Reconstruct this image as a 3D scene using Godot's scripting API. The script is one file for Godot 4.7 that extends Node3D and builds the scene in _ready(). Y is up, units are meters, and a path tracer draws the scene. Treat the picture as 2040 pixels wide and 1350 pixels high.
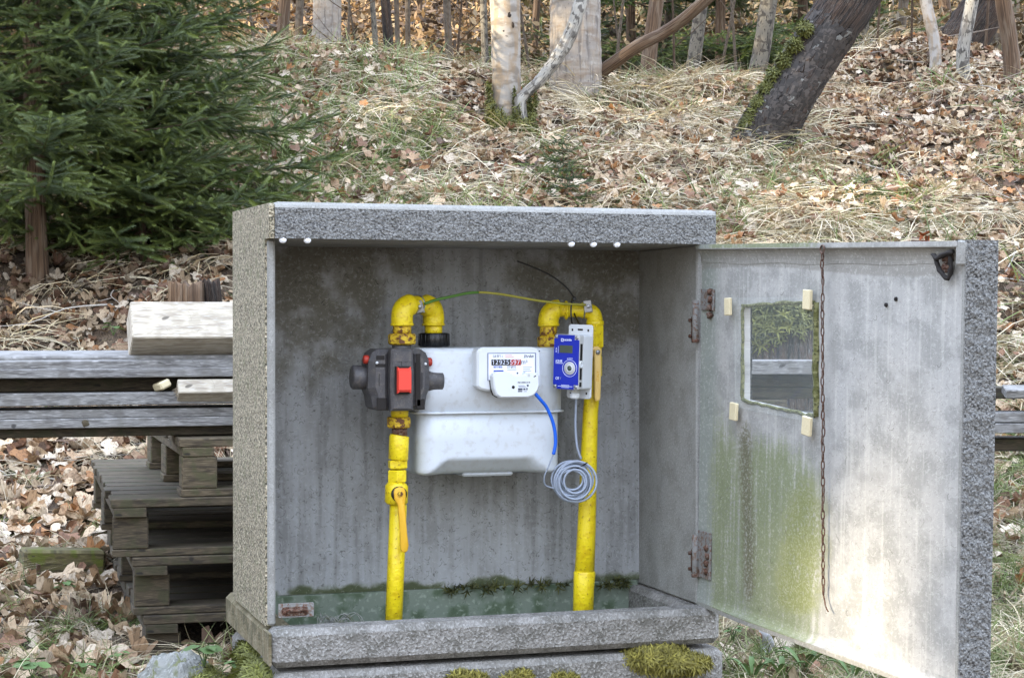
extends Node3D
# A roadside gas meter cabinet of concrete and granite with its door open, stacked pallets and boards behind it, and a wooded bank.
# World: x along the cabinet front, y up, z out of the cabinet towards the path; metres. y = 0 is the top of the cabinet's plinth.

const EYE := Vector3(-0.651, 0.609, 3.6075)
const AHEAD := Vector3(0.3041, 0.0, -0.9526)   # level direction up the bank
const ASIDE := Vector3(0.9526, 0.0, 0.3041)    # level direction along the bank
var M := {}
var taken := {}
var rng := RandomNumberGenerator.new()
var bumps := FastNoiseLite.new()
var fine := FastNoiseLite.new()

func _ready() -> void:
	rng.seed = 7
	var cam := Camera3D.new()
	cam.name = "camera"
	cam.position = EYE
	cam.rotation = Vector3(-0.0093, -0.309, 0.0)
	cam.fov = 20.76
	cam.near = 0.05
	cam.far = 400.0
	add_child(cam)
	cam.current = true
	var e := Environment.new()
	e.background_mode = Environment.BG_SKY
	e.tonemap_mode = Environment.TONE_MAPPER_LINEAR
	e.tonemap_exposure = EXPOSURE
	e.sdfgi_enabled = true
	e.ssao_enabled = true
	e.ssil_enabled = true
	var sm := ProceduralSkyMaterial.new()
	sm.sky_top_color = Color(0.80, 0.855, 0.96)
	sm.sky_horizon_color = Color(0.67, 0.665, 0.64)
	sm.sky_curve = 0.32
	sm.ground_bottom_color = Color(0.25, 0.22, 0.18)
	sm.ground_horizon_color = Color(0.5, 0.47, 0.42)
	sm.sun_angle_max = 12.0
	var sky := Sky.new()
	sky.sky_material = sm
	e.sky = sky
	e.background_energy_multiplier = SKY
	var we := WorldEnvironment.new()
	we.name = "world_environment"
	we.environment = e
	add_child(we)
	var sun := DirectionalLight3D.new()
	sun.name = "sun"
	sun.light_energy = SUN
	sun.light_color = Color(1.0, 0.93, 0.80)
	sun.light_angular_distance = 0.53
	sun.shadow_enabled = true
	sun.transform = Transform3D(Basis.looking_at(-sun_towards()), Vector3.ZERO)
	add_child(sun)
	bumps.seed = 11
	bumps.frequency = 0.55
	bumps.fractal_octaves = 3
	fine.seed = 5
	fine.frequency = 6.0
	fine.fractal_octaves = 3
	make_materials()
	build_ground()
	build_cabinet()
	build_gas()
	build_timber()
	build_trees()
	build_cover()
	build_small()

const EXPOSURE := 3.1
const SKY := 1.85
const SUN := 1.35

func sun_towards() -> Vector3:
	return (-ASIDE * 0.903 - AHEAD * 0.429 + Vector3.UP * 0.42).normalized()

# ---------------------------------------------------------------- naming
func numbered(called: String) -> String:
	if not taken.has(called):
		taken[called] = 0
		return called
	taken[called] += 1
	return "%s_%03d" % [called, taken[called]]

func tag(o: Node3D, label: String, category: String, group := "", kind := "") -> Node3D:
	if label: o.set_meta("label", label)
	if category: o.set_meta("category", category)
	if group: o.set_meta("group", group)
	if kind: o.set_meta("kind", kind)
	return o

func thing(called: String, label: String, category: String, at := Vector3.ZERO, group := "") -> Node3D:
	var o := Node3D.new()
	o.name = numbered(called)
	o.position = at
	add_child(o)
	tag(o, label, category, group)
	return o

func obj(called: String, st: SurfaceTool, m: Material, parent: Node = null, kind := "") -> MeshInstance3D:
	st.generate_normals()
	return put(called, st.commit(), m, parent, kind)

func put(called: String, mesh: Mesh, m: Material, parent: Node = null, kind := "") -> MeshInstance3D:
	var o := MeshInstance3D.new()
	o.mesh = mesh
	o.material_override = m
	if parent == null:
		o.name = numbered(called)
		add_child(o)
	else:
		o.name = called
		parent.add_child(o, true)
	if kind: o.set_meta("kind", kind)
	return o

func many(called: String, mesh: Mesh, m: Material, spots: Array, tints: Array, parent: Node = null) -> MultiMeshInstance3D:
	var mm := MultiMesh.new()
	mm.transform_format = MultiMesh.TRANSFORM_3D
	mm.use_colors = true
	mm.mesh = mesh
	mm.instance_count = spots.size()
	for i in spots.size():
		mm.set_instance_transform(i, spots[i])
		mm.set_instance_color(i, tints[i])
	var o := MultiMeshInstance3D.new()
	o.multimesh = mm
	o.material_override = m
	o.set_meta("kind", "stuff")
	if parent == null:
		o.name = numbered(called)
		add_child(o)
	else:
		o.name = called
		parent.add_child(o, true)
	return o

# ---------------------------------------------------------------- mesh tools
func S(group := -1) -> SurfaceTool:
	var st := SurfaceTool.new()
	st.begin(Mesh.PRIMITIVE_TRIANGLES)
	st.set_smooth_group(group)
	st.set_color(Color.WHITE)
	return st

func tri(st: SurfaceTool, a: Vector3, b: Vector3, c: Vector3, out: Vector3, ua := Vector2.ZERO, ub := Vector2.ZERO, uc := Vector2.ZERO) -> void:
	if (a - c).cross(a - b).dot(out) < 0.0:
		st.set_uv(ua); st.add_vertex(a)
		st.set_uv(uc); st.add_vertex(c)
		st.set_uv(ub); st.add_vertex(b)
	else:
		st.set_uv(ua); st.add_vertex(a)
		st.set_uv(ub); st.add_vertex(b)
		st.set_uv(uc); st.add_vertex(c)

func quad(st: SurfaceTool, a: Vector3, b: Vector3, c: Vector3, d: Vector3, out: Vector3, uvs := [Vector2(0, 0), Vector2(1, 0), Vector2(1, 1), Vector2(0, 1)]) -> void:
	tri(st, a, b, c, out, uvs[0], uvs[1], uvs[2])
	tri(st, a, c, d, out, uvs[0], uvs[2], uvs[3])

# a box with chamfered edges; u runs along its longest side, in metres
func box(st: SurfaceTool, at: Vector3, size: Vector3, bev := 0.002, turn := Basis.IDENTITY, shift := Vector2.ZERO) -> void:
	var h := size / 2.0
	bev = minf(bev, minf(h.x, minf(h.y, h.z)) * 0.9)
	var long := 0 if size.x >= size.y and size.x >= size.z else (1 if size.y >= size.z else 2)
	var uvof := func(p: Vector3, n: Vector3) -> Vector2:
		var ax := absf(n.x)
		var ay := absf(n.y)
		var az := absf(n.z)
		var k := 0 if ax >= ay and ax >= az else (1 if ay >= az else 2)
		if long == 0:
			return (Vector2(p.z, p.y) if k == 0 else Vector2(p.x, p.y + p.z)) + shift
		if long == 1:
			return (Vector2(p.z, p.x) if k == 1 else Vector2(p.y, p.x + p.z)) + shift
		return (Vector2(p.x, p.y) if k == 2 else Vector2(p.z, p.x + p.y)) + shift
	var corner := func(sx: float, sy: float, sz: float, k: int) -> Vector3:
		var p := Vector3(sx * (h.x - bev), sy * (h.y - bev), sz * (h.z - bev))
		p[k] = [sx, sy, sz][k] * h[k]
		return p
	var face := func(ps: Array) -> void:
		var n := Vector3.ZERO
		for p in ps: n += p
		for i in range(1, ps.size() - 1):
			var nn: Vector3 = (ps[0] - ps[i + 1]).cross(ps[0] - ps[i])
			var q: Vector3 = nn if nn.length() > 1e-12 else n
			tri(st, at + turn * ps[0], at + turn * ps[i], at + turn * ps[i + 1], turn * n, uvof.call(ps[0], q), uvof.call(ps[i], q), uvof.call(ps[i + 1], q))
	for k in 3:
		for s in [-1.0, 1.0]:
			var ps := []
			for q in [[-1.0, -1.0], [1.0, -1.0], [1.0, 1.0], [-1.0, 1.0]]:
				var v := [0.0, 0.0, 0.0]
				v[k] = s
				v[(k + 1) % 3] = q[0]
				v[(k + 2) % 3] = q[1]
				ps.append(corner.call(v[0], v[1], v[2], k))
			face.call(ps)
	if bev <= 0.0:
		return
	for k in 3:
		var a := (k + 1) % 3
		var b := (k + 2) % 3
		for sa in [-1.0, 1.0]:
			for sb in [-1.0, 1.0]:
				var ps := []
				for q in [[-1.0, a], [1.0, a], [1.0, b], [-1.0, b]]:
					var v := [0.0, 0.0, 0.0]
					v[k] = q[0]
					v[a] = sa
					v[b] = sb
					ps.append(corner.call(v[0], v[1], v[2], q[1]))
				face.call(ps)
	for sx in [-1.0, 1.0]:
		for sy in [-1.0, 1.0]:
			for sz in [-1.0, 1.0]:
				face.call([corner.call(sx, sy, sz, 0), corner.call(sx, sy, sz, 1), corner.call(sx, sy, sz, 2)])

func bx(called: String, x0: float, x1: float, y0: float, y1: float, z0: float, z1: float, m: Material, parent: Node = null, bev := 0.002) -> MeshInstance3D:
	var st := S()
	box(st, Vector3(x0 + x1, y0 + y1, z0 + z1) / 2.0, Vector3(x1 - x0, y1 - y0, z1 - z0), bev)
	return obj(called, st, m, parent)

# a sheet of nu x nv cells through f(u, v); faces look to the side of out
func sheet(st: SurfaceTool, nu: int, nv: int, f: Callable, flip := false, us := 1.0, vs := 1.0, v0 := 0.0) -> void:
	var p := PackedVector3Array()
	p.resize((nu + 1) * (nv + 1))
	for j in nv + 1:
		for i in nu + 1:
			p[j * (nu + 1) + i] = f.call(float(i) / nu, float(j) / nv)
	for j in nv:
		for i in nu:
			var k := j * (nu + 1) + i
			var q := [k, k + 1, k + nu + 2, k, k + nu + 2, k + nu + 1]
			if flip: q = [k, k + nu + 2, k + 1, k, k + nu + 1, k + nu + 2]
			for n in q:
				st.set_uv(Vector2(us * (n % (nu + 1)) / nu, v0 + vs * (n / (nu + 1)) / nv))
				st.add_vertex(p[n])

func smooth_path(pts: Array, n: int) -> PackedVector3Array:
	var out := PackedVector3Array()
	for i in pts.size() - 1:
		var a: Vector3 = pts[maxi(i - 1, 0)]
		var b: Vector3 = pts[i]
		var c: Vector3 = pts[i + 1]
		var d: Vector3 = pts[mini(i + 2, pts.size() - 1)]
		for k in n:
			out.append(b.cubic_interpolate(c, a, d, float(k) / n))
	out.append(pts[-1])
	return out

# a round tube along a path; radii may be one number or one per point; rough pushes the skin in and out
func tube(st: SurfaceTool, pts: PackedVector3Array, radii, seg := 12, caps := true, rough := 0.0, rough_freq := 8.0, us := 1.0, vs := 1.0) -> void:
	var n := pts.size()
	var side := Vector3.ZERO
	var ring := PackedVector3Array()
	ring.resize(n * seg)
	var run := 0.0
	var runs := PackedFloat32Array()
	var gap := PackedVector3Array()
	for i in n:
		var dir: Vector3 = (pts[mini(i + 1, n - 1)] - pts[maxi(i - 1, 0)]).normalized()
		if i == 0:
			side = dir.cross(Vector3.UP if absf(dir.y) < 0.9 else Vector3.BACK).normalized()
		else:
			run += pts[i].distance_to(pts[i - 1])
			side = (side - dir * side.dot(dir)).normalized()
		runs.append(run)
		gap.append(dir)
		var up := dir.cross(side)
		var r: float = radii if radii is float else radii[i]
		for k in seg:
			var a := TAU * k / seg
			var d := side * cos(a) + up * sin(a)
			var rr := r
			if rough > 0.0:
				var q := pts[i] + d * r
				rr += r * rough * fine.get_noise_3d(q.x * rough_freq, q.y * rough_freq * 0.5, q.z * rough_freq)
			ring[i * seg + k] = pts[i] + d * rr
	for i in n - 1:
		for k in seg:
			var k2 := (k + 1) % seg
			var a := ring[i * seg + k]
			var b := ring[i * seg + k2]
			var c := ring[(i + 1) * seg + k2]
			var d := ring[(i + 1) * seg + k]
			var out := (a + b + c + d) / 4.0 - (pts[i] + pts[i + 1]) / 2.0
			quad(st, a, b, c, d, out, [Vector2(us * k / seg, runs[i] * vs), Vector2(us * (k + 1) / seg, runs[i] * vs), Vector2(us * (k + 1) / seg, runs[i + 1] * vs), Vector2(us * k / seg, runs[i + 1] * vs)])
	if caps:
		for e in [0, n - 1]:
			var out: Vector3 = -gap[0] if e == 0 else gap[n - 1]
			for k in seg:
				tri(st, pts[e], ring[e * seg + k], ring[e * seg + (k + 1) % seg], out, Vector2(0.5, 0.5), Vector2(0.5 + 0.05 * cos(TAU * k / seg), 0.5 + 0.05 * sin(TAU * k / seg)), Vector2(0.5 + 0.05 * cos(TAU * (k + 1) / seg), 0.5 + 0.05 * sin(TAU * (k + 1) / seg)))

func rod(st: SurfaceTool, a: Vector3, b: Vector3, r: float, seg := 12, bev := 0.0) -> void:
	if bev > 0.0:
		var d := (b - a).normalized() * bev
		tube(st, PackedVector3Array([a, a + d, b - d, b]), [r - bev, r, r, r - bev], seg)
	else:
		tube(st, PackedVector3Array([a, b]), r, seg)

# a flat outline pushed along z from z0 to z1, its front (and back) edges bevelled
func prism(st: SurfaceTool, poly: PackedVector2Array, z0: float, z1: float, bev := 0.003, at := Transform3D.IDENTITY, both := false) -> void:
	var n := poly.size()
	var area := 0.0
	for i in n: area += poly[i].cross(poly[(i + 1) % n])
	if area < 0.0: poly.reverse()
	var inner := PackedVector2Array()
	for i in n:
		var a := (poly[i] - poly[(i + n - 1) % n]).normalized()
		var b := (poly[(i + 1) % n] - poly[i]).normalized()
		var na := Vector2(-a.y, a.x)
		var nb := Vector2(-b.y, b.x)
		var m := na + nb
		inner.append(poly[i] + m * (bev / maxf(0.6, 1.0 + na.dot(nb))))
	var rings := [[poly, z0], [poly, z1 - bev], [inner, z1]]
	if both: rings = [[inner, z0], [poly, z0 + bev], [poly, z1 - bev], [inner, z1]]
	for k in rings.size() - 1:
		for i in n:
			var j := (i + 1) % n
			var p: Vector2 = rings[k][0][i]
			var q: Vector2 = rings[k][0][j]
			var r: Vector2 = rings[k + 1][0][j]
			var s: Vector2 = rings[k + 1][0][i]
			var d := poly[j] - poly[i]
			quad(st, at * Vector3(p.x, p.y, rings[k][1]), at * Vector3(q.x, q.y, rings[k][1]), at * Vector3(r.x, r.y, rings[k + 1][1]), at * Vector3(s.x, s.y, rings[k + 1][1]), at.basis * Vector3(d.y, -d.x, 0.0001), [p, q, q, p])
	var last: PackedVector2Array = rings[-1][0]
	var idx := Geometry2D.triangulate_polygon(last)
	for t in range(0, idx.size(), 3):
		tri(st, at * Vector3(last[idx[t]].x, last[idx[t]].y, z1), at * Vector3(last[idx[t + 1]].x, last[idx[t + 1]].y, z1), at * Vector3(last[idx[t + 2]].x, last[idx[t + 2]].y, z1), at.basis.z, last[idx[t]], last[idx[t + 1]], last[idx[t + 2]])
	var first: PackedVector2Array = rings[0][0]
	idx = Geometry2D.triangulate_polygon(first)
	for t in range(0, idx.size(), 3):
		tri(st, at * Vector3(first[idx[t]].x, first[idx[t]].y, z0), at * Vector3(first[idx[t + 1]].x, first[idx[t + 1]].y, z0), at * Vector3(first[idx[t + 2]].x, first[idx[t + 2]].y, z0), -at.basis.z, first[idx[t]], first[idx[t + 1]], first[idx[t + 2]])

func rrect(cx: float, cy: float, w: float, h: float, r: float, n := 5) -> PackedVector2Array:
	var out := PackedVector2Array()
	for q in 4:
		var c := Vector2(cx + (w / 2 - r) * [1, -1, -1, 1][q], cy + (h / 2 - r) * [1, 1, -1, -1][q])
		for k in n + 1:
			out.append(c + Vector2.from_angle(PI / 2 * (q + float(k) / n)) * r)
	return out

func ngon(c: Vector2, r: float, n: int, turn := 0.0) -> PackedVector2Array:
	var out := PackedVector2Array()
	for k in n: out.append(c + Vector2.from_angle(turn + TAU * k / n) * r)
	return out

func ring(st: SurfaceTool, c: Vector3, axis: Vector3, R: float, r: float, seg := 28, tseg := 8, squash := 1.0, start := 0.0) -> void:
	var s := axis.cross(Vector3.UP if absf(axis.y) < 0.9 else Vector3.RIGHT).normalized()
	var t := axis.cross(s).normalized()
	var pts := PackedVector3Array()
	for k in seg + 1:
		var a := start + TAU * k / seg
		pts.append(c + (s * cos(a) * squash + t * sin(a)) * R)
	tube(st, pts, r, tseg, false)

func lettering(text: String, height: float, at: Transform3D, m: Material, parent: Node, bold := false, wide := 0.0) -> MeshInstance3D:
	var tm := TextMesh.new()
	var f := SystemFont.new()
	f.font_names = PackedStringArray(["Droid Sans"])
	if bold: f.font_weight = 700
	tm.font = f
	tm.text = text
	tm.font_size = 32
	tm.depth = 0.0004
	tm.pixel_size = height / 23.0
	tm.curve_step = 2.0
	var o := MeshInstance3D.new()
	o.name = "lettering"
	o.mesh = tm
	o.material_override = m
	o.transform = at
	if wide > 0.0:
		var w := tm.get_aabb().size.x
		if w > 0.0: o.transform.basis = o.transform.basis * Basis.from_scale(Vector3(wide / w, 1, 1))
	parent.add_child(o, true)
	return o

# ---------------------------------------------------------------- textures
func nz(w: int, h: int, sd: int, freq: float, oct := 4, sx := 1, sy := 1, cells := false) -> PackedByteArray:
	var n := FastNoiseLite.new()
	n.seed = sd
	n.frequency = freq
	n.fractal_octaves = oct
	n.noise_type = FastNoiseLite.TYPE_SIMPLEX_SMOOTH
	if cells:
		n.noise_type = FastNoiseLite.TYPE_CELLULAR
		n.cellular_return_type = FastNoiseLite.RETURN_CELL_VALUE
		n.fractal_type = FastNoiseLite.FRACTAL_NONE
	var im := n.get_seamless_image(w / sx, h / sy)
	if sx > 1 or sy > 1:
		im.resize(w, h, Image.INTERPOLATE_CUBIC)
	return im.get_data()

func mask(w: int, h: int, f: Callable, n := 96) -> PackedByteArray:
	var b := PackedByteArray()
	b.resize(n * n)
	for j in n:
		for i in n:
			b[j * n + i] = int(clampf(f.call((i + 0.5) / n, (j + 0.5) / n), 0, 1) * 255)
	var im := Image.create_from_data(n, n, false, Image.FORMAT_L8, b)
	im.resize(w, h, Image.INTERPOLATE_CUBIC)
	return im.get_data()

func times(a: PackedByteArray, b: PackedByteArray) -> PackedByteArray:
	var o := PackedByteArray()
	o.resize(a.size())
	for i in a.size(): o[i] = a[i] * b[i] / 255
	return o

func paint(n: int, base: Color, layers: Array) -> PackedByteArray:
	var r := PackedFloat32Array()
	var g := PackedFloat32Array()
	var b := PackedFloat32Array()
	r.resize(n); g.resize(n); b.resize(n)
	r.fill(base.r * 255.0); g.fill(base.g * 255.0); b.fill(base.b * 255.0)
	for L in layers:
		var lut := PackedFloat32Array()
		for k in 256: lut.append(smoothstep(L[1], L[2], k / 255.0) * L[4])
		var src: PackedByteArray = L[0]
		var c: Color = L[3]
		var cr := c.r * 255.0
		var cg := c.g * 255.0
		var cb := c.b * 255.0
		for i in n:
			var t := lut[src[i]]
			if t > 0.0:
				r[i] += (cr - r[i]) * t
				g[i] += (cg - g[i]) * t
				b[i] += (cb - b[i]) * t
	var o := PackedByteArray()
	o.resize(n * 3)
	for i in n:
		o[i * 3] = int(r[i])
		o[i * 3 + 1] = int(g[i])
		o[i * 3 + 2] = int(b[i])
	return o

# short wandering strokes, like fibres in cement or the drag of a brush
func strokes(buf: PackedByteArray, w: int, h: int, count: int, length: int, cols: Array, alpha: float, lean := -1.0, wander := 0.35) -> PackedByteArray:
	for s in count:
		var x := rng.randf() * w
		var y := rng.randf() * h
		var a := rng.randf() * TAU if lean < 0.0 else lean + rng.randfn(0.0, 0.5)
		var c: Color = cols[rng.randi() % cols.size()]
		var bend := rng.randfn(0.0, wander) * 0.4
		var al := alpha * rng.randf_range(0.4, 1.0)
		for k in int(length * rng.randf_range(0.4, 1.4)):
			var i := (posmod(int(y), h) * w + posmod(int(x), w)) * 3
			buf[i] = int(lerpf(buf[i], c.r * 255, al))
			buf[i + 1] = int(lerpf(buf[i + 1], c.g * 255, al))
			buf[i + 2] = int(lerpf(buf[i + 2], c.b * 255, al))
			x += cos(a)
			y += sin(a)
			a += bend + rng.randfn(0.0, wander * 0.5)
	return buf

func rgbtex(buf: PackedByteArray, w: int, h: int) -> ImageTexture:
	return ImageTexture.create_from_image(Image.create_from_data(w, h, false, Image.FORMAT_RGB8, buf))

func greytex(buf: PackedByteArray, w: int, h: int) -> ImageTexture:
	return ImageTexture.create_from_image(Image.create_from_data(w, h, false, Image.FORMAT_L8, buf))

# scale: repeats per metre; 0 keeps the mesh's own UVs
func mat(col, tex: Texture2D = null, rough := 0.85, tri_scale := 0.0, relief: Texture2D = null, cm := 0.3, metal := 0.0) -> StandardMaterial3D:
	var m := StandardMaterial3D.new()
	m.albedo_color = col
	if tex: m.albedo_texture = tex
	m.roughness = rough
	m.metallic = metal
	if tri_scale > 0.0:
		m.uv1_triplanar = true
		m.uv1_world_triplanar = true
		m.uv1_scale = Vector3.ONE * tri_scale
		m.uv1_triplanar_sharpness = 4.0
	if relief:
		m.heightmap_enabled = true
		m.heightmap_texture = relief
		m.heightmap_scale = cm
	return m

func make_materials() -> void:
	var w := 1024
	var n := w * w
	var cloud := nz(w, w, 1, 0.006, 5)
	var grain := nz(w, w, 2, 0.12, 3)
	var speck := nz(w, w, 3, 0.05, 2)
	var drip := nz(w, w, 4, 0.03, 4, 1, 16)
	var pale: Array = [Color(0.72, 0.72, 0.70), Color(0.62, 0.63, 0.62), Color(0.22, 0.22, 0.20)]
	# fibre cement of the hood
	var b := paint(n, Color(0.56, 0.56, 0.545), [[cloud, 0.35, 0.8, Color(0.46, 0.455, 0.435), 0.5], [drip, 0.55, 0.85, Color(0.58, 0.58, 0.565), 0.28], [speck, 0.62, 0.8, Color(0.64, 0.64, 0.62), 0.5], [grain, 0.55, 0.9, Color(0.36, 0.355, 0.33), 0.5]])
	b = strokes(b, w, w, 5200, 12, pale, 0.55)
	b = strokes(b, w, w, 60, 18, [Color(0.08, 0.08, 0.07)], 0.7, PI / 2)
	var hood := rgbtex(b, w, w)
	var grit := greytex(paint1(n, grain, speck), w, w)
	M.hood = mat(Color.WHITE, hood, 0.88, 1.9, grit, 0.12)
	M.hood_light = mat(Color(1.12, 1.12, 1.12).clamp(), hood, 0.85, 1.9, grit, 0.08)
	# inside of the back wall, stained green along its foot
	var W2 := 1024
	var H2 := 896
	var n2 := W2 * H2
	var foot := mask(W2, H2, func(_u, v): return clampf((v - 0.955) * 25.0, 0, 1))
	var head := mask(W2, H2, func(u, v): return clampf((0.55 - v) * 2.4, 0, 1) * (0.6 + 0.4 * sin(u * 9.0)))  # shade under the roof, painted in as a darker brown top
	var c2 := nz(W2, H2, 21, 0.008, 5)
	var d2 := nz(W2, H2, 22, 0.028, 4, 1, 16)
	var s2 := nz(W2, H2, 23, 0.06, 3)
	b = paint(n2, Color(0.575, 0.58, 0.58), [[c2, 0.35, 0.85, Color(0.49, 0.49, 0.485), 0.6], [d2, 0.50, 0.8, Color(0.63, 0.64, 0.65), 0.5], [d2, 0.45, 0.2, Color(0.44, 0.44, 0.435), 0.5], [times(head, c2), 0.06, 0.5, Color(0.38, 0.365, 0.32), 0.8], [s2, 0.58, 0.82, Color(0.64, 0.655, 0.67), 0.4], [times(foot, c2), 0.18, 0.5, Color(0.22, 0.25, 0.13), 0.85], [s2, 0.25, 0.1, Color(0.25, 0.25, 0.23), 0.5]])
	b = strokes(b, W2, H2, 7500, 12, pale, 0.6)
	b = strokes(b, W2, H2, 90, 14, [Color(0.07, 0.07, 0.06)], 0.75, PI / 2)
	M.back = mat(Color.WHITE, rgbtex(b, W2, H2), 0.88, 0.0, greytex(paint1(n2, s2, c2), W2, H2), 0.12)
	# greenish inside of the plinth tray
	b = paint(512 * 512, Color(0.44, 0.48, 0.43), [[nz(512, 512, 31, 0.012, 5), 0.4, 0.8, Color(0.27, 0.33, 0.24), 0.8], [nz(512, 512, 32, 0.05, 3), 0.6, 0.85, Color(0.60, 0.63, 0.58), 0.6]])
	b = strokes(b, 512, 512, 700, 12, [Color(0.2, 0.22, 0.18), Color(0.6, 0.62, 0.58)], 0.45)
	M.tray = mat(Color.WHITE, rgbtex(b, 512, 512), 0.9, 2.2)
	# washed concrete with tan pebbles, on the left flank
	var cell := nz(512, 512, 41, 0.11, 1, 1, 1, true)
	var cell2 := nz(512, 512, 42, 0.09, 1, 1, 1, true)
	var peb := nz(512, 512, 43, 0.075, 3)
	var c5 := nz(512, 512, 44, 0.01, 4)
	b = paint(512 * 512, Color(0.53, 0.49, 0.405), [[cell, 0.3, 0.6, Color(0.65, 0.615, 0.53), 0.9], [cell2, 0.72, 0.86, Color(0.74, 0.70, 0.60), 0.85], [cell, 0.16, 0.0, Color(0.24, 0.23, 0.19), 0.85], [peb, 0.52, 0.70, Color(0.25, 0.24, 0.19), 0.8], [c5, 0.55, 0.85, Color(0.44, 0.44, 0.33), 0.6]])
	M.tan = mat(Color.WHITE, rgbtex(b, 512, 512), 0.9, 4.2, greytex(paint1(512 * 512, peb, cell), 512, 512), 0.45)
	# rough dark granite chippings of the roof edge and of the door's outer skin
	b = paint(512 * 512, Color(0.47, 0.47, 0.46), [[nz(512, 512, 51, 0.05, 3), 0.42, 0.65, Color(0.30, 0.30, 0.295), 0.85], [cell2, 0.6, 0.85, Color(0.46, 0.465, 0.46), 0.6], [nz(512, 512, 52, 0.09, 2), 0.62, 0.72, Color(0.60, 0.60, 0.59), 0.75], [cell, 0.14, 0.0, Color(0.19, 0.19, 0.19), 0.7]])
	M.granite = mat(Color.WHITE, rgbtex(b, 512, 512), 0.82, 4.6, greytex(nz(512, 512, 53, 0.06, 4), 512, 512), 0.45)
	# speckled grey of the plinth and the foundation
	b = paint(512 * 512, Color(0.50, 0.49, 0.47), [[c5, 0.35, 0.8, Color(0.38, 0.37, 0.345), 0.9], [peb, 0.58, 0.72, Color(0.66, 0.655, 0.64), 0.7], [nz(512, 512, 54, 0.06, 3), 0.62, 0.78, Color(0.33, 0.32, 0.30), 0.65], [cell, 0.93, 0.99, Color(0.68, 0.68, 0.67), 0.4]])
	b = strokes(b, 512, 512, 900, 7, [Color(0.72, 0.72, 0.71), Color(0.28, 0.27, 0.26)], 0.5)
	M.plinth = mat(Color.WHITE, rgbtex(b, 512, 512), 0.9, 3.2, greytex(peb, 512, 512), 0.3)
	b = paint(512 * 512, Color(0.44, 0.40, 0.31), [[c5, 0.35, 0.75, Color(0.30, 0.28, 0.20), 0.9], [nz(512, 512, 56, 0.03, 4, 1, 8), 0.5, 0.75, Color(0.54, 0.51, 0.43), 0.7], [peb, 0.6, 0.75, Color(0.27, 0.28, 0.15), 0.6]])
	M.plinth_side = mat(Color.WHITE, rgbtex(b, 512, 512), 0.92, 3.0, greytex(peb, 512, 512), 0.2)
	# inside of the door: streaks of algae under the window, paler towards the free edge
	var W3 := 1024
	var n3 := W3 * W3
	var streak := nz(W3, W3, 61, 0.05, 4, 1, 32)
	var cl3 := nz(W3, W3, 62, 0.008, 5)
	var fi3 := nz(W3, W3, 63, 0.07, 3)
	var broken := paint1(n3, streak, fi3)
	var algae := mask(W3, W3, func(u, v): return clampf(1.15 - absf(u - 0.33) / 0.24, 0, 1) * smoothstep(0.42, 0.62, v) * 1.3 + clampf(1.0 - absf(u - 0.10) / 0.09, 0, 1) * smoothstep(0.2, 0.7, v) * 0.9)
	var lime := mask(W3, W3, func(u, v): return clampf(1.15 - absf(u - 0.43 + 0.04 * sin(v * 7)) / 0.12, 0, 1) * smoothstep(0.45, 0.75, v) * (1.0 - smoothstep(0.90, 0.985, v)) * 1.3)
	var dirt := mask(W3, W3, func(u, v): return clampf(1.0 - absf(u - 0.225 - 0.012 * sin(v * 9)) / 0.055, 0, 1) * smoothstep(0.42, 0.52, v) * (1.0 - smoothstep(0.9, 1.0, v)))
	var flange_shadow := mask(W3, W3, func(u, v): return 1.0 - smoothstep(0.045, 0.075, v + 0.01 * sin(u * 6)))  # cast shadow under the head flange, painted into the door colour
	var hinge := mask(W3, W3, func(u, _v): return 1.0 - smoothstep(0.02, 0.14, u))
	b = paint(n3, Color(0.65, 0.645, 0.63), [[cl3, 0.35, 0.75, Color(0.54, 0.54, 0.525), 0.75], [streak, 0.5, 0.8, Color(0.60, 0.60, 0.58), 0.35], [streak, 0.4, 0.15, Color(0.78, 0.775, 0.74), 0.3], [hinge, 0.1, 1.0, Color(0.50, 0.53, 0.50), 0.75], [times(algae, broken), 0.10, 0.5, Color(0.47, 0.50, 0.37), 0.9], [times(lime, cl3), 0.1, 0.6, Color(0.54, 0.555, 0.40), 0.8], [times(lime, fi3), 0.22, 0.6, Color(0.43, 0.455, 0.26), 0.65], [times(dirt, fi3), 0.12, 0.5, Color(0.36, 0.35, 0.27), 0.8], [flange_shadow, 0.3, 0.7, Color(0.50, 0.49, 0.46), 0.6], [fi3, 0.6, 0.85, Color(0.76, 0.76, 0.74), 0.4], [fi3, 0.3, 0.1, Color(0.45, 0.45, 0.43), 0.4]])
	b = strokes(b, W3, W3, 6500, 15, [Color(0.80, 0.80, 0.78), Color(0.74, 0.74, 0.71), Color(0.40, 0.40, 0.37)], 0.5)
	b = strokes(b, W3, W3, 60, 20, [Color(0.12, 0.12, 0.10)], 0.7, PI / 2)
	var hb := PackedByteArray()
	hb.resize(n3 * 3)
	hb.fill(110)
	hb = strokes(hb, W3, W3, 9000, 13, [Color.WHITE, Color.BLACK], 0.5)
	M.door = mat(Color.WHITE, rgbtex(b, W3, W3), 0.75, 0.0, rgbtex(hb, W3, W3), 0.13)
	# woods: u runs along the grain
	var knots := nz(1024, 512, 75, 0.018, 1, 2, 1)
	var gx := nz(1024, 512, 71, 0.035, 4, 8, 1)
	var gx2 := nz(1024, 512, 72, 0.13, 3, 8, 1)
	var gc := nz(1024, 512, 73, 0.008, 4)
	var wn := 1024 * 512
	var fibre := greytex(paint1(wn, gx, gx2), 1024, 512)
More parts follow.
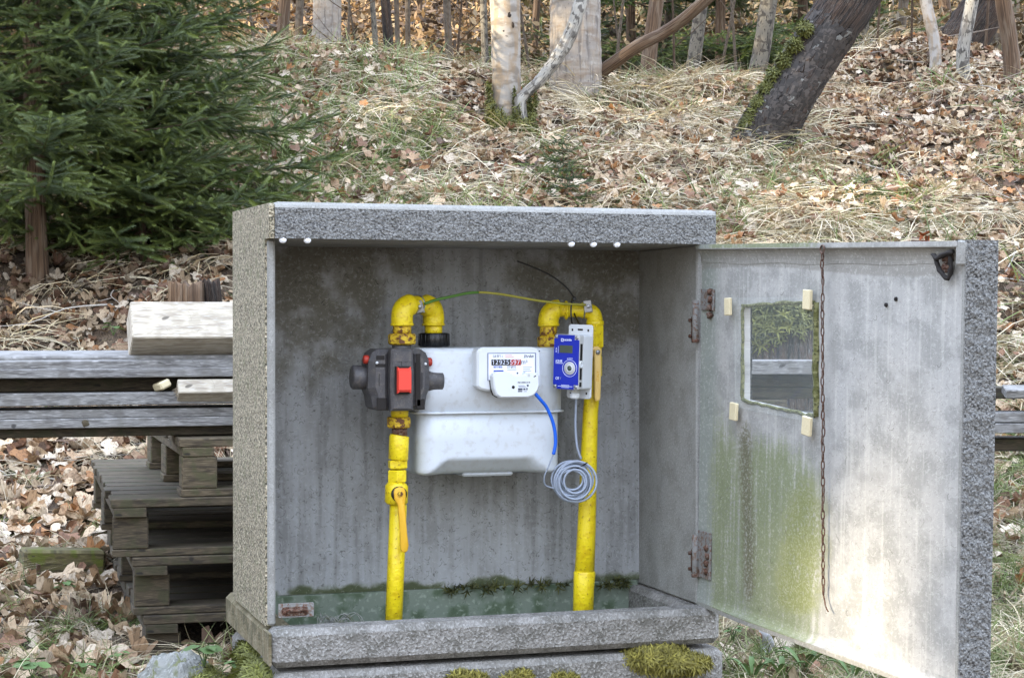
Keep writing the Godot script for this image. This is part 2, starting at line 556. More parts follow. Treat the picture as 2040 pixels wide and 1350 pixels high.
	var wood := func(base: Color, dark: Color, light: Color, stain: Color, much: float) -> StandardMaterial3D:
		var q := paint(wn, base, [[gx, 0.45, 0.75, dark, 0.7], [gx2, 0.55, 0.8, light, 0.6], [gx2, 0.4, 0.1, dark, 0.5], [gc, 0.5, 0.8, stain, much], [knots, 0.94, 0.98, dark.darkened(0.35), 0.8]])
		q = strokes(q, 1024, 512, 260, 40, [dark.darkened(0.5), dark], 0.5, 0.0, 0.02)
		var m := mat(Color.WHITE, rgbtex(q, 1024, 512), 0.85, 0.0, fibre, 0.12)
		m.uv1_scale = Vector3(1.7, 3.4, 1)
		m.vertex_color_use_as_albedo = true
		return m
	M.wood_grey = wood.call(Color(0.50, 0.495, 0.485), Color(0.32, 0.31, 0.30), Color(0.66, 0.655, 0.64), Color(0.42, 0.41, 0.39), 0.6)
	M.wood_pale = wood.call(Color(0.72, 0.68, 0.605), Color(0.55, 0.51, 0.45), Color(0.76, 0.745, 0.71), Color(0.62, 0.58, 0.51), 0.55)
	M.wood_brown = wood.call(Color(0.36, 0.315, 0.24), Color(0.20, 0.17, 0.125), Color(0.47, 0.42, 0.335), Color(0.29, 0.29, 0.18), 0.7)
	M.wood_moss = wood.call(Color(0.37, 0.34, 0.22), Color(0.22, 0.20, 0.12), Color(0.49, 0.47, 0.32), Color(0.33, 0.36, 0.10), 0.9)
	# paints, metal and plastics
	var p1 := nz(512, 512, 81, 0.02, 5)
	var p2 := nz(512, 512, 82, 0.05, 4)
	var p3 := nz(512, 512, 83, 0.11, 2)
	b = paint(512 * 512, Color(0.88, 0.79, 0.09), [[p1, 0.45, 0.8, Color(0.80, 0.68, 0.06), 0.8], [p2, 0.74, 0.80, Color(0.50, 0.38, 0.08), 0.6], [p3, 0.90, 0.95, Color(0.30, 0.22, 0.08), 0.55]])
	b = strokes(b, 512, 512, 70, 9, [Color(0.28, 0.2, 0.08)], 0.6)
	var dents := greytex(p2, 512, 512)
	M.yellow = mat(Color.WHITE, rgbtex(b, 512, 512), 0.42, 3.6, dents, 0.08)
	b = paint(512 * 512, Color(0.76, 0.63, 0.10), [[p1, 0.54, 0.60, Color(0.32, 0.17, 0.08), 0.9], [p2, 0.62, 0.7, Color(0.40, 0.22, 0.10), 0.6], [p1, 0.42, 0.2, Color(0.80, 0.70, 0.16), 0.8]])
	M.chipped = mat(Color.WHITE, rgbtex(b, 512, 512), 0.62, 6.0, dents, 0.12)
	M.lever_old = mat(Color(0.84, 0.65, 0.14), null, 0.5, 5.0, dents, 0.04)
	M.lever_new = mat(Color(0.90, 0.77, 0.46), null, 0.45)
	b = paint(512 * 512, Color(0.35, 0.27, 0.22), [[p2, 0.45, 0.6, Color(0.24, 0.12, 0.07), 0.9], [p1, 0.5, 0.7, Color(0.46, 0.44, 0.42), 0.7], [p3, 0.6, 0.8, Color(0.48, 0.26, 0.13), 0.6]])
	M.rust = mat(Color.WHITE, rgbtex(b, 512, 512), 0.85, 7.0, dents, 0.2)
	b = paint(512 * 512, Color(0.47, 0.47, 0.46), [[p1, 0.5, 0.75, Color(0.40, 0.33, 0.28), 0.8], [p2, 0.62, 0.75, Color(0.36, 0.22, 0.15), 0.85]])
	M.plate = mat(Color.WHITE, rgbtex(b, 512, 512), 0.7, 5.0, dents, 0.12)
	b = paint(512 * 512, Color(0.76, 0.785, 0.81), [[p1, 0.5, 0.9, Color(0.71, 0.725, 0.73), 0.8], [p3, 0.80, 0.9, Color(0.62, 0.60, 0.56), 0.6]])
	M.meter = mat(Color.WHITE, rgbtex(b, 512, 512), 0.42, 4.0)
	b = paint(512 * 512, Color(0.26, 0.255, 0.265), [[p1, 0.45, 0.8, Color(0.33, 0.315, 0.30), 0.8], [p2, 0.62, 0.8, Color(0.40, 0.385, 0.36), 0.5], [p3, 0.78, 0.9, Color(0.6, 0.59, 0.57), 0.6]])
	M.regulator = mat(Color.WHITE, rgbtex(b, 512, 512), 0.5, 5.0, dents, 0.04)
	M.recess = mat(Color(0.12, 0.105, 0.095), null, 0.85)
	M.black = mat(Color(0.035, 0.035, 0.04), null, 0.38)
	M.red = mat(Color(0.86, 0.24, 0.18), null, 0.45)
	M.red_dark = mat(Color(0.62, 0.18, 0.12), null, 0.5)
	M.white = mat(Color(0.80, 0.82, 0.835), null, 0.45)
	M.grey_plastic = mat(Color(0.70, 0.71, 0.71), null, 0.5)
	M.blue = mat(Color(0.015, 0.13, 0.62), null, 0.35)
	M.blue_cable = mat(Color(0.06, 0.36, 0.80), null, 0.4)
	M.grey_cable = mat(Color(0.56, 0.60, 0.66), null, 0.45)
	M.print_white = mat(Color(0.85, 0.88, 0.95), null, 0.6)
	M.print_dark = mat(Color(0.16, 0.18, 0.26), null, 0.6)
	M.print_grey = mat(Color(0.45, 0.48, 0.58), null, 0.6)
	M.print_blue = mat(Color(0.16, 0.24, 0.62), null, 0.6)
	M.print_red = mat(Color(0.80, 0.42, 0.40), null, 0.6)
	M.label = mat(Color(0.86, 0.88, 0.92), null, 0.35)
	M.lcd = mat(Color(0.27, 0.31, 0.27), null, 0.2)
	M.green_wire = mat(Color(0.28, 0.45, 0.13), null, 0.45)
	M.olive_wire = mat(Color(0.58, 0.56, 0.20), null, 0.45)
	M.zinc = mat(Color(0.62, 0.63, 0.64), null, 0.38, 0.0, null, 0.0, 0.85)
	M.cream = mat(Color(0.83, 0.78, 0.64), null, 0.6, 5.0, dents, 0.05)
	M.putty = mat(Color(0.58, 0.58, 0.43), rgbtex(paint(512 * 512, Color(0.80, 0.80, 0.72), [[p1, 0.4, 0.7, Color(0.55, 0.56, 0.38), 0.9], [p2, 0.6, 0.75, Color(0.32, 0.33, 0.22), 0.9]]), 512, 512), 0.85, 5.0, dents, 0.25)
	M.glass = mat(Color(0.86, 0.90, 0.88, 0.05), null, 0.04)
	M.glass.metallic_specular = 0.2
	M.glass.transparency = BaseMaterial3D.TRANSPARENCY_ALPHA
	M.clear = mat(Color(0.8, 0.85, 0.88, 0.35), null, 0.1)
	M.clear.transparency = BaseMaterial3D.TRANSPARENCY_ALPHA
	M.water = mat(Color(0.95, 0.97, 1.0), null, 0.0)
	M.water.refraction_enabled = true
	M.water.refraction_scale = 0.033
	# the living and the dead
	var leaf_b := paint(256 * 256, Color(0.86, 0.86, 0.86), [[nz(256, 256, 91, 0.03, 4), 0.45, 0.75, Color(0.62, 0.60, 0.58), 0.8], [nz(256, 256, 92, 0.12, 2), 0.65, 0.8, Color(0.98, 0.97, 0.95), 0.6]])
	M.leaf = mat(Color.WHITE, rgbtex(leaf_b, 256, 256), 0.75)
	M.leaf.vertex_color_use_as_albedo = true
	M.leaf.cull_mode = BaseMaterial3D.CULL_DISABLED
	M.leaf.backlight_enabled = true
	M.leaf.backlight = Color(0.35, 0.33, 0.3)
	M.blade = mat(Color.WHITE, null, 0.7)
	M.blade.vertex_color_use_as_albedo = true
	M.blade.cull_mode = BaseMaterial3D.CULL_DISABLED
	M.blade.backlight_enabled = true
	M.blade.backlight = Color(0.4, 0.4, 0.36)
	M.needle = mat(Color.WHITE, null, 0.55)
	M.needle.vertex_color_use_as_albedo = true
	M.needle.cull_mode = BaseMaterial3D.CULL_DISABLED
	M.needle.backlight_enabled = true
	M.needle.backlight = Color(0.3, 0.34, 0.25)
	b = paint(n, Color(0.30, 0.24, 0.18), [[cloud, 0.4, 0.7, Color(0.38, 0.33, 0.26), 0.8], [speck, 0.55, 0.7, Color(0.20, 0.155, 0.115), 0.9], [grain, 0.6, 0.85, Color(0.52, 0.46, 0.37), 0.7]])
	b = strokes(b, w, w, 5000, 16, [Color(0.62, 0.56, 0.44), Color(0.48, 0.36, 0.25), Color(0.15, 0.12, 0.09)], 0.7)
	M.soil = mat(Color.WHITE, rgbtex(b, w, w), 0.95, 0.9, grit, 1.0)
	# barks: u round the trunk, v metres up it
	var ring_n := nz(512, 512, 101, 0.05, 4, 8, 1)
	var long_n := nz(512, 512, 102, 0.05, 4, 1, 8)
	var blot := nz(512, 512, 103, 0.012, 4)
	b = paint(512 * 512, Color(0.60, 0.575, 0.54), [[ring_n, 0.5, 0.75, Color(0.43, 0.39, 0.34), 0.7], [blot, 0.45, 0.75, Color(0.55, 0.46, 0.35), 0.6], [ring_n, 0.35, 0.1, Color(0.62, 0.60, 0.575), 0.6], [p3, 0.84, 0.92, Color(0.76, 0.77, 0.73), 0.8]])
	M.beech = mat(Color.WHITE, rgbtex(b, 512, 512), 0.85, 0.0, greytex(ring_n, 512, 512), 0.2)
	M.grey_bark = mat(Color(0.66, 0.62, 0.57), M.beech.albedo_texture, 0.9, 0.0, greytex(long_n, 512, 512), 0.4)
	M.dim_birch = mat(Color(0.72, 0.70, 0.66), null, 0.85)
	b = paint(512 * 512, Color(0.55, 0.52, 0.485), [[blot, 0.45, 0.75, Color(0.57, 0.49, 0.40), 0.7], [long_n, 0.42, 0.2, Color(0.40, 0.375, 0.35), 0.8], [p2, 0.64, 0.74, Color(0.64, 0.62, 0.585), 0.6], [p3, 0.76, 0.86, Color(0.34, 0.31, 0.28), 0.6], [blot, 0.55, 0.75, Color(0.58, 0.555, 0.52), 0.7], [ring_n, 0.6, 0.8, Color(0.45, 0.38, 0.31), 0.4]])
	M.tawny = mat(Color.WHITE, rgbtex(b, 512, 512), 0.88, 0.0, greytex(paint1(512 * 512, long_n, ring_n), 512, 512), 0.9)
	b = paint(512 * 512, Color(0.60, 0.585, 0.55), [[ring_n, 0.58, 0.68, Color(0.30, 0.28, 0.26), 0.85], [blot, 0.55, 0.72, Color(0.45, 0.43, 0.40), 0.7], [p2, 0.68, 0.76, Color(0.13, 0.12, 0.11), 0.9]])
	M.birch = mat(Color.WHITE, rgbtex(b, 512, 512), 0.8, 0.0, greytex(ring_n, 512, 512), 0.3)
	M.dim_birch.albedo_texture = M.birch.albedo_texture
	b = paint(512 * 512, Color(0.235, 0.185, 0.15), [[long_n, 0.5, 0.7, Color(0.08, 0.07, 0.06), 0.9], [p2, 0.58, 0.74, Color(0.33, 0.31, 0.29), 0.7], [blot, 0.55, 0.75, Color(0.30, 0.235, 0.19), 0.7], [p3, 0.75, 0.85, Color(0.52, 0.52, 0.49), 0.7]])
	M.dark_bark = mat(Color.WHITE, rgbtex(b, 512, 512), 0.92, 0.0, greytex(long_n, 512, 512), 1.5)
	b = paint(512 * 512, Color(0.40, 0.32, 0.245), [[long_n, 0.45, 0.7, Color(0.27, 0.205, 0.15), 0.85], [blot, 0.5, 0.75, Color(0.47, 0.41, 0.345), 0.7]])
	M.brown_bark = mat(Color.WHITE, rgbtex(b, 512, 512), 0.9, 0.0, greytex(long_n, 512, 512), 0.6)
	M.stone = mat(Color.WHITE, rgbtex(paint(512 * 512, Color(0.52, 0.52, 0.50), [[blot, 0.4, 0.7, Color(0.40, 0.41, 0.38), 0.8], [p2, 0.55, 0.75, Color(0.64, 0.645, 0.63), 0.7], [p3, 0.7, 0.85, Color(0.28, 0.28, 0.26), 0.7], [p1, 0.62, 0.75, Color(0.36, 0.38, 0.20), 0.8]]), 512, 512), 0.9, 3.0, dents, 0.5)

func paint1(n: int, a: PackedByteArray, b: PackedByteArray) -> PackedByteArray:
	var o := PackedByteArray()
	o.resize(n)
	for i in n: o[i] = (a[i] + b[i]) / 2
	return o

# ---------------------------------------------------------------- the cabinet
const DOOR_AT := Vector3(0.936, 0.009, -0.052)
const DOOR_L := 0.925
const DOOR_H := 0.757

func door_frame() -> Transform3D:
	var along := Vector3(0.082, -0.032, 0.996).normalized()
	var up := (Vector3(-0.001, 0.999, 0.032) - along * Vector3(-0.001, 0.999, 0.032).dot(along)).normalized()
	return Transform3D(Basis(along, up, along.cross(up)), DOOR_AT)

# an uneven face of split stone, spanning u and v from a corner
func split_face(st: SurfaceTool, o: Vector3, u: Vector3, v: Vector3, out: Vector3, depth: float, cell := 0.006) -> void:
	var nu := maxi(2, int(u.length() / cell))
	var nv := maxi(2, int(v.length() / cell))
	var flip := u.cross(v).dot(out) > 0.0
	sheet(st, nu, nv, func(a, b):
		var p: Vector3 = o + u * a + v * b
		var edge := smoothstep(0.0, 0.06, minf(minf(a, 1 - a) * u.length(), minf(b, 1 - b) * v.length()) * 8.0)
		var k := fine.get_noise_3d(p.x * 6, p.y * 9, p.z * 6) * 0.8 + fine.get_noise_3d(p.x * 19 + 7, p.y * 19, p.z * 19) * 0.4
		return p + out * depth * k * edge, flip)

func build_cabinet() -> void:
	var f := bx("concrete_foundation", 0.012, 0.976, -0.30, -0.086, -0.555, 0.0005, M.plinth, null, 0.012)
	tag(f, "weathered grey concrete foundation slab under the meter cabinet, moss on its edges", "foundation")
	var cab := thing("gas_cabinet", "open grey concrete cabinet with granite roof edge, holding the gas meter", "cabinet")
	# plinth: a tray of four kerbs round a sunken floor
	var st := S()
	box(st, Vector3(0.485, -0.0375, -0.036), Vector3(0.966, 0.076, 0.072), 0.013)
	var plinth := obj("plinth", st, M.plinth, cab)
	st = S(); box(st, Vector3(0.032, -0.038, -0.312), Vector3(0.064, 0.074, 0.505), 0.011)
	var side := obj("plinth_side", st, M.plinth_side, plinth)
	side.set_meta("label", "brown stained left side of the plinth")
	st = S(); box(st, Vector3(0.0012, -0.0375, -0.036), Vector3(0.006, 0.066, 0.070), 0.002)
	obj("plinth_side", st, M.plinth_side, plinth)
	st = S(); box(st, Vector3(0.938, -0.038, -0.312), Vector3(0.06, 0.074, 0.505), 0.011)
	obj("plinth_side", st, M.plinth, plinth)
	st = S(); box(st, Vector3(0.485, -0.034, -0.47), Vector3(0.90, 0.096, 0.165), 0.006)
	obj("plinth_back", st, M.tray, plinth)
	bx("plinth_floor", 0.05, 0.92, -0.08, -0.066, -0.40, -0.06, M.tray, plinth, 0.0)
	# flank of washed pebble concrete with an inner liner
	var outline := PackedVector2Array([Vector2(0.452, 0.002), Vector2(0.051, 0.002), Vector2(0.051, 0.7735), Vector2(0.004, 0.7735), Vector2(0.004, 0.838), Vector2(0.010, 0.843), Vector2(0.452, 0.850)])
	st = S()
	prism(st, outline, 0.0, 0.012, 0.002, Transform3D(Basis(Vector3(0, 0, -1), Vector3(0, 1, 0), Vector3(1, 0, 0)) , Vector3(0.0, 0, 0)))
	var left := obj("left_wall", st, M.tan, cab)
	left.set_meta("label", "left wall faced with tan washed pebbles")
	bx("wall_liner", 0.0035, 0.0205, 0.003, 0.7728, -0.450, -0.0475, M.hood_light, left, 0.004)
	bx("right_wall", 0.9345, 0.956, 0.002, 0.7735, -0.450, -0.056, M.hood, cab, 0.003)
	st = S()
	quad(st, Vector3(0.0195, 0.012, -0.388), Vector3(0.936, 0.012, -0.388), Vector3(0.936, 0.7745, -0.388), Vector3(0.0195, 0.7745, -0.388), Vector3.BACK, [Vector2(0, 1), Vector2(1, 1), Vector2(1, 0), Vector2(0, 0)])
	quad(st, Vector3(0.0125, 0.003, -0.4515), Vector3(0.955, 0.003, -0.4515), Vector3(0.955, 0.7745, -0.4515), Vector3(0.0125, 0.7745, -0.4515), Vector3.FORWARD, [Vector2(0, 1), Vector2(1, 1), Vector2(1, 0), Vector2(0, 0)])
	quad(st, Vector3(0.0195, 0.012, -0.388), Vector3(0.936, 0.012, -0.388), Vector3(0.955, 0.003, -0.4515), Vector3(0.0125, 0.003, -0.4515), Vector3.DOWN)
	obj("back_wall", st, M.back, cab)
	# roof: a slab whose front is split granite, under a pale bevel
	st = S()
	box(st, Vector3(0.4845, 0.811, -0.229), Vector3(0.944, 0.070, 0.446), 0.006)
	var roof := obj("roof_slab", st, M.hood, cab)
	st = S(0)
	split_face(st, Vector3(0.0115, 0.7735, -0.003), Vector3(0.945, 0, 0), Vector3(0, 0.0605, 0), Vector3.BACK, 0.004, 0.0045)
	obj("granite_edge", st, M.granite, roof)
	st = S(0)
	sheet(st, 120, 3, func(a, b):
		var p := Vector3(0.0115 + 0.945 * a, 0.8335 + 0.0105 * sin(b * PI / 2), -0.003 - 0.012 * (1 - cos(b * PI / 2)))
		return p + Vector3(0, 0.0012, 0.001) * fine.get_noise_3d(p.x * 8, b, 0), true)
	obj("roof_bevel", st, M.hood_light, roof)
	st = S(0)
	split_face(st, Vector3(0.9565, 0.7735, -0.003), Vector3(0, 0, -0.44), Vector3(0, 0.07, 0), Vector3.RIGHT, 0.003, 0.008)
	obj("granite_edge", st, M.granite, roof)
	quad_part("roof_underside", [Vector3(0.0125, 0.7733, -0.003), Vector3(0.9565, 0.7733, -0.003), Vector3(0.9565, 0.7733, -0.45), Vector3(0.0125, 0.7733, -0.45)], Vector3.DOWN, M.hood, roof)
	# strike plate inside the lower left corner
	st = S()
	prism(st, rrect(0.0607, 0.0325, 0.072, 0.0285, 0.003), -0.0442, -0.0412, 0.0008)
	var strike := obj("strike_plate", st, M.plate, cab)
	st = S()
	prism(st, rrect(0.058, 0.0305, 0.054, 0.0185, 0.006), -0.0412, -0.0404, 0.0003)
	obj("rust_patch", st, M.rust, strike)
	st = S(0)
	tube(st, smooth_path([Vector3(0.036, 0.0275, -0.040), Vector3(0.044, 0.034, -0.034), Vector3(0.060, 0.0335, -0.031), Vector3(0.074, 0.035, -0.034), Vector3(0.082, 0.028, -0.040)], 6), 0.0036, 8, true, 0.3, 30.0)
	obj("catch", st, M.rust, strike)
	# rusty hinges on the right jamb
	for y in [0.60, 0.098]:
		st = S(0)
		rod(st, Vector3(0.927, y - 0.03, -0.043), Vector3(0.927, y + 0.055, -0.043), 0.0075, 12, 0.001)
		var h := obj("hinge", st, M.plate, cab)
		st = S()
		box(st, Vector3(0.9335, y - 0.005, -0.060), Vector3(0.005, 0.05, 0.036), 0.001)
		obj("hinge_leaf", st, M.rust, h)
		st = S(0)
		rod(st, Vector3(0.927, y - 0.036, -0.043), Vector3(0.927, y - 0.028, -0.043), 0.0088, 10, 0.001)
		obj("pin_foot", st, M.rust, h)
		for d in [-0.022, 0.012]:
			st = S(0)
			rod(st, Vector3(0.925, y + d, -0.075), Vector3(0.931, y + d, -0.075), 0.004, 8)
			obj("rivet", st, M.rust, h)
	build_door(cab)

func quad_part(called: String, p: Array, out: Vector3, m: Material, parent: Node) -> MeshInstance3D:
	var st := S()
	quad(st, p[0], p[1], p[2], p[3], out)
	return obj(called, st, m, parent)

func build_door(cab: Node3D) -> void:
	var L := DOOR_L
	var H := DOOR_H
	var hole := [Vector2(0.178, 0.640), Vector2(0.457, 0.652), Vector2(0.463, 0.434), Vector2(0.183, 0.446)]
	var rim := [Vector2(0, H), Vector2(L, H), Vector2(L, 0), Vector2(0, 0)]
	var uv := func(p: Vector2) -> Vector2: return Vector2(p.x / L, 1.0 - p.y / H)
	var st := S()
	for k in 4:
		var j := (k + 1) % 4
		var a: Vector2 = rim[k]
		var b: Vector2 = rim[j]
		var c: Vector2 = hole[j]
		var d: Vector2 = hole[k]
		quad(st, Vector3(a.x, a.y, 0), Vector3(b.x, b.y, 0), Vector3(c.x, c.y, 0), Vector3(d.x, d.y, 0), Vector3.BACK, [uv.call(a), uv.call(b), uv.call(c), uv.call(d)])
		quad(st, Vector3(d.x, d.y, 0), Vector3(c.x, c.y, 0), Vector3(c.x, c.y, -0.018), Vector3(d.x, d.y, -0.018), Vector3((0.32 - (c.x + d.x) / 2), 0.54 - (c.y + d.y) / 2, 0), [uv.call(d), uv.call(c), uv.call(c), uv.call(d)])
	# coved flanges along the head and the foot, growing out of the sheet
	for e in [[H, -1.0, 0.030, 0.016], [0.0, 1.0, 0.022, 0.014]]:
		sheet(st, 60, 6, func(u, v):
			var t: float = v * PI / 2
			var wob := 0.0015 * sin(u * 23.0) + 0.001 * fine.get_noise_2d(u * 60, e[0])
			var grow: float = smoothstep(-0.02, 0.25, u) if e[1] > 0.0 else 1.0
			var q := Vector3(u * L, e[0] + e[1] * e[2] * (1 - sin(t)) + e[1] * 0.002 + wob * (1.0 - v), 0.001 + e[3] * grow * (1 - cos(t)))
			return q, e[1] > 0.0, 1.0, 0.05 if e[1] < 0.0 else -0.05, 0.0 if e[1] < 0.0 else 0.99)
		for k in 24:
			var a0: float = L * k / 24.0
			var a1: float = L * (k + 1) / 24.0
			var g0: float = 0.001 + e[3] * (smoothstep(-0.02, 0.25, k / 24.0) if e[1] > 0.0 else 1.0)
			var g1: float = 0.001 + e[3] * (smoothstep(-0.02, 0.25, (k + 1) / 24.0) if e[1] > 0.0 else 1.0)
			var y0: float = e[0] + e[1] * 0.002
			var y1: float = e[0] - e[1] * 0.008
			quad(st, Vector3(a0, y0, g0), Vector3(a1, y0, g1), Vector3(a1, y1, g1), Vector3(a0, y1, g0), Vector3.BACK, [uv.call(Vector2(a0, y0)), uv.call(Vector2(a1, y0)), uv.call(Vector2(a1, y1)), uv.call(Vector2(a0, y1))])
			quad(st, Vector3(a0, y1, g0), Vector3(a1, y1, g1), Vector3(a1, y1, -0.02), Vector3(a0, y1, -0.02), Vector3(0, -e[1], 0), [uv.call(Vector2(a0, y0)), uv.call(Vector2(a1, y0)), uv.call(Vector2(a1, y1)), uv.call(Vector2(a0, y1))])
	var door := obj("door", st, M.door, cab)
	door.transform = door_frame()
	door.set_meta("label", "open concrete door with algae streaks, a small window and granite outside")
	# outer skin of split granite, cut round the window, with a deep lip at the free edge
	st = S(0)
	for k in 4:
		var j := (k + 1) % 4
		var a: Vector2 = rim[k]
		var b: Vector2 = rim[j]
		var c: Vector2 = hole[j]
		var d: Vector2 = hole[k]
		sheet(st, 40, 10, func(u, v):
			var p: Vector2 = (a.lerp(b, u)).lerp(d.lerp(c, u), v)
			return Vector3(p.x, p.y, -0.022 + 0.004 * fine.get_noise_2d(p.x * 12, p.y * 12)), false, 1, 1)
	var skin := obj("granite_skin", st, M.granite, door)
	st = S(0)
	split_face(st, Vector3(L + 0.004, -0.008, -0.064), Vector3(0, 0, 0.067), Vector3(0, H + 0.018, 0), Vector3.RIGHT, 0.007, 0.0042)
	split_face(st, Vector3(L + 0.004, -0.008, -0.064), Vector3(-0.06, 0, 0), Vector3(0, H + 0.018, 0), Vector3.FORWARD, 0.004, 0.008)
	quad(st, Vector3(L + 0.004, -0.008, -0.064), Vector3(L - 0.056, -0.008, -0.064), Vector3(L - 0.056, -0.008, 0.002), Vector3(L + 0.004, -0.008, 0.002), Vector3.DOWN)
	quad(st, Vector3(L + 0.004, H + 0.010, -0.064), Vector3(L - 0.056, H + 0.010, -0.064), Vector3(L - 0.056, H + 0.010, 0.002), Vector3(L + 0.004, H + 0.010, 0.002), Vector3.UP)
	quad(st, Vector3(L - 0.056, -0.008, -0.064), Vector3(L - 0.056, H + 0.010, -0.064), Vector3(L - 0.056, H + 0.010, -0.02), Vector3(L - 0.056, -0.008, -0.02), Vector3.LEFT)
	obj("granite_lip", st, M.granite, door)
	for q in [[H - 0.012, 0.042], [0.010, 0.036]]:
		st = S()
		box(st, Vector3(L - 0.001, q[0], 0.007), Vector3(0.010, q[1], 0.019), 0.003)
		obj("corner_block", st, M.hood_light, door)
	st = S(0)
	sheet(st, 60, 2, func(u, v): return Vector3(L - 0.003 + 0.008 * v, u * (H + 0.006) - 0.003, 0.0035 - 0.0015 * v * v + 0.001 * fine.get_noise_2d(u * 50, v)), true)
	obj("edge_strip", st, M.hood_light, door)
	# window: putty, pane and four clips
	st = S(0)
	for k in 4:
		var j := (k + 1) % 4
		var a: Vector2 = hole[k]
		var b: Vector2 = hole[j]
		var n := 14
		var pts := PackedVector3Array()
		var rr := []
		for i in n + 1:
			var p := a.lerp(b, float(i) / n)
			pts.append(Vector3(p.x, p.y, 0.0) + Vector3(0.006 if k == 1 else 0.0, 0.0, 0.0) + Vector3(rng.randfn(0, 0.0015), rng.randfn(0, 0.0015), 0.0))
			rr.append((0.009 if k == 1 else 0.0042) * rng.randf_range(0.75, 1.1))
		tube(st, pts, rr, 7)
	obj("putty", st, M.putty, door)
	st = S()
	var pane := PackedVector2Array([Vector2(0.152, 0.655), Vector2(0.462, 0.662), Vector2(0.470, 0.423), Vector2(0.172, 0.430)])
	prism(st, pane, 0.0075, 0.0105, 0.0006)
	obj("window_pane", st, M.glass, door)
	for c in [[0.143, 0.636, 0.022, 0.036, 0.05], [0.452, 0.657, 0.026, 0.038, -0.04], [0.173, 0.422, 0.026, 0.036, -0.06], [0.457, 0.416, 0.029, 0.036, -0.10]]:
		st = S()
		box(st, Vector3.ZERO, Vector3(c[2], c[3], 0.008), 0.0015)
		var clip := obj("pane_clip", st, M.cream, door)
		clip.transform = Transform3D(Basis(Vector3.BACK, c[4]), Vector3(c[0], c[1], 0.0145))
	# hinge leaves on the door, and the black catch in its upper corner
	for y in [0.648, 0.105]:
		st = S()
		box(st, Vector3(0.034, y, 0.003), Vector3(0.056, 0.045 if y > 0.4 else 0.10, 0.005), 0.001)
		var leaf := obj("hinge_leaf", st, M.plate, door)
		st = S(0)
		for q in [[0.048, 0.016], [0.052, 0.0], [0.049, -0.016], [0.047, -0.033]]:
			tube(st, PackedVector3Array([Vector3(q[0], y + q[1], 0.004), Vector3(q[0] + 0.004, y + q[1] + 0.003, 0.011)]), [0.0085, 0.005], 8, true, 0.5, 60.0)
		obj("rust_lump", st, M.rust, leaf)
	st = S(0)
	tube(st, smooth_path([Vector3(0.852, 0.742, 0.012), Vector3(0.868, 0.736, 0.016), Vector3(0.885, 0.742, 0.016), Vector3(0.908, 0.747, 0.012)], 4), 0.0042, 8, true, 0.7, 60.0)
	tube(st, smooth_path([Vector3(0.858, 0.738, 0.012), Vector3(0.872, 0.716, 0.014), Vector3(0.892, 0.702, 0.010), Vector3(0.899, 0.722, 0.010), Vector3(0.895, 0.744, 0.010)], 4), 0.004, 8, true, 0.8, 60.0)
	var catch := obj("catch", st, M.recess, door)
	st = S(0)
	for k in 16:
		var q := Vector3(0.872 + rng.randf() * 0.022, 0.714 + rng.randf() * 0.026, 0.006)
		ball(st, q, rng.randf_range(0.003, 0.006), 6, 0.5)
	obj("mud", st, M.rust, catch)
	for q in [Vector2(0.696, 0.653), Vector2(0.727, 0.664)]:
		st = S(0)
		ball(st, Vector3(q.x, q.y, 0.001), 0.0042, 8, 0.5)
		obj("mud_spot", st, M.recess, door)
	# the chain is hooked over the head of the door and hangs free
	var ch := thing("rusty_chain", "thin rusty chain hanging down the inside of the open door", "chain", door_frame() * Vector3(0.511, 0.748, 0.02))
	var top := Vector3.ZERO
	var foot := door_frame() * Vector3(0.520, 0.104, 0.012) - ch.position
	var count := 41
	var link := link_mesh()
	for k in count:
		var o := MeshInstance3D.new()
		o.mesh = link
		o.material_override = M.rust
		o.name = "link"
		var p := top.lerp(foot, (k + 0.5) / count) + Vector3(rng.randfn(0, 0.0005), 0, rng.randfn(0, 0.0005))
		o.transform = Transform3D(Basis(Vector3.UP, (PI / 2 if k % 2 else 0.0) + 0.6 + rng.randfn(0, 0.2)), p)
		ch.add_child(o, true)
	st = S(0)
	tube(st, smooth_path([foot, foot + Vector3(0.001, -0.012, 0.004), foot + Vector3(-0.001, -0.022, 0.012), foot + Vector3(0, -0.030, 0.020)], 4), 0.0016, 6)
	obj("chain_end", st, M.rust, ch)
	st = S(0)
	ring(st, Vector3(0, 0.004, 0), Vector3.RIGHT, 0.008, 0.0018, 16, 6)
	obj("hook", st, M.rust, ch)

func link_mesh() -> ArrayMesh:
	var st := S(0)
	var pts := PackedVector3Array()
	for k in 15:
		var a := TAU * k / 14
		pts.append(Vector3(cos(a) * 0.0029, sin(a) * 0.0096, 0))
	tube(st, pts, 0.00135, 5, false)
	st.generate_normals()
	return st.commit()

func ball(st: SurfaceTool, c: Vector3, r: float, seg := 10, rough := 0.0, squash := Vector3.ONE) -> void:
	var rows := seg / 2 + 1
	sheet(st, seg, rows, func(u, v):
		var a: float = TAU * u
		var d := Vector3(sin(v * PI) * cos(a), cos(v * PI), sin(v * PI) * sin(a))
		var rr := r * (1.0 + rough * fine.get_noise_3d(c.x * 90 + d.x * 3, c.y * 90 + d.y * 3, c.z * 90 + d.z * 3))
		return c + d * rr * squash, false)

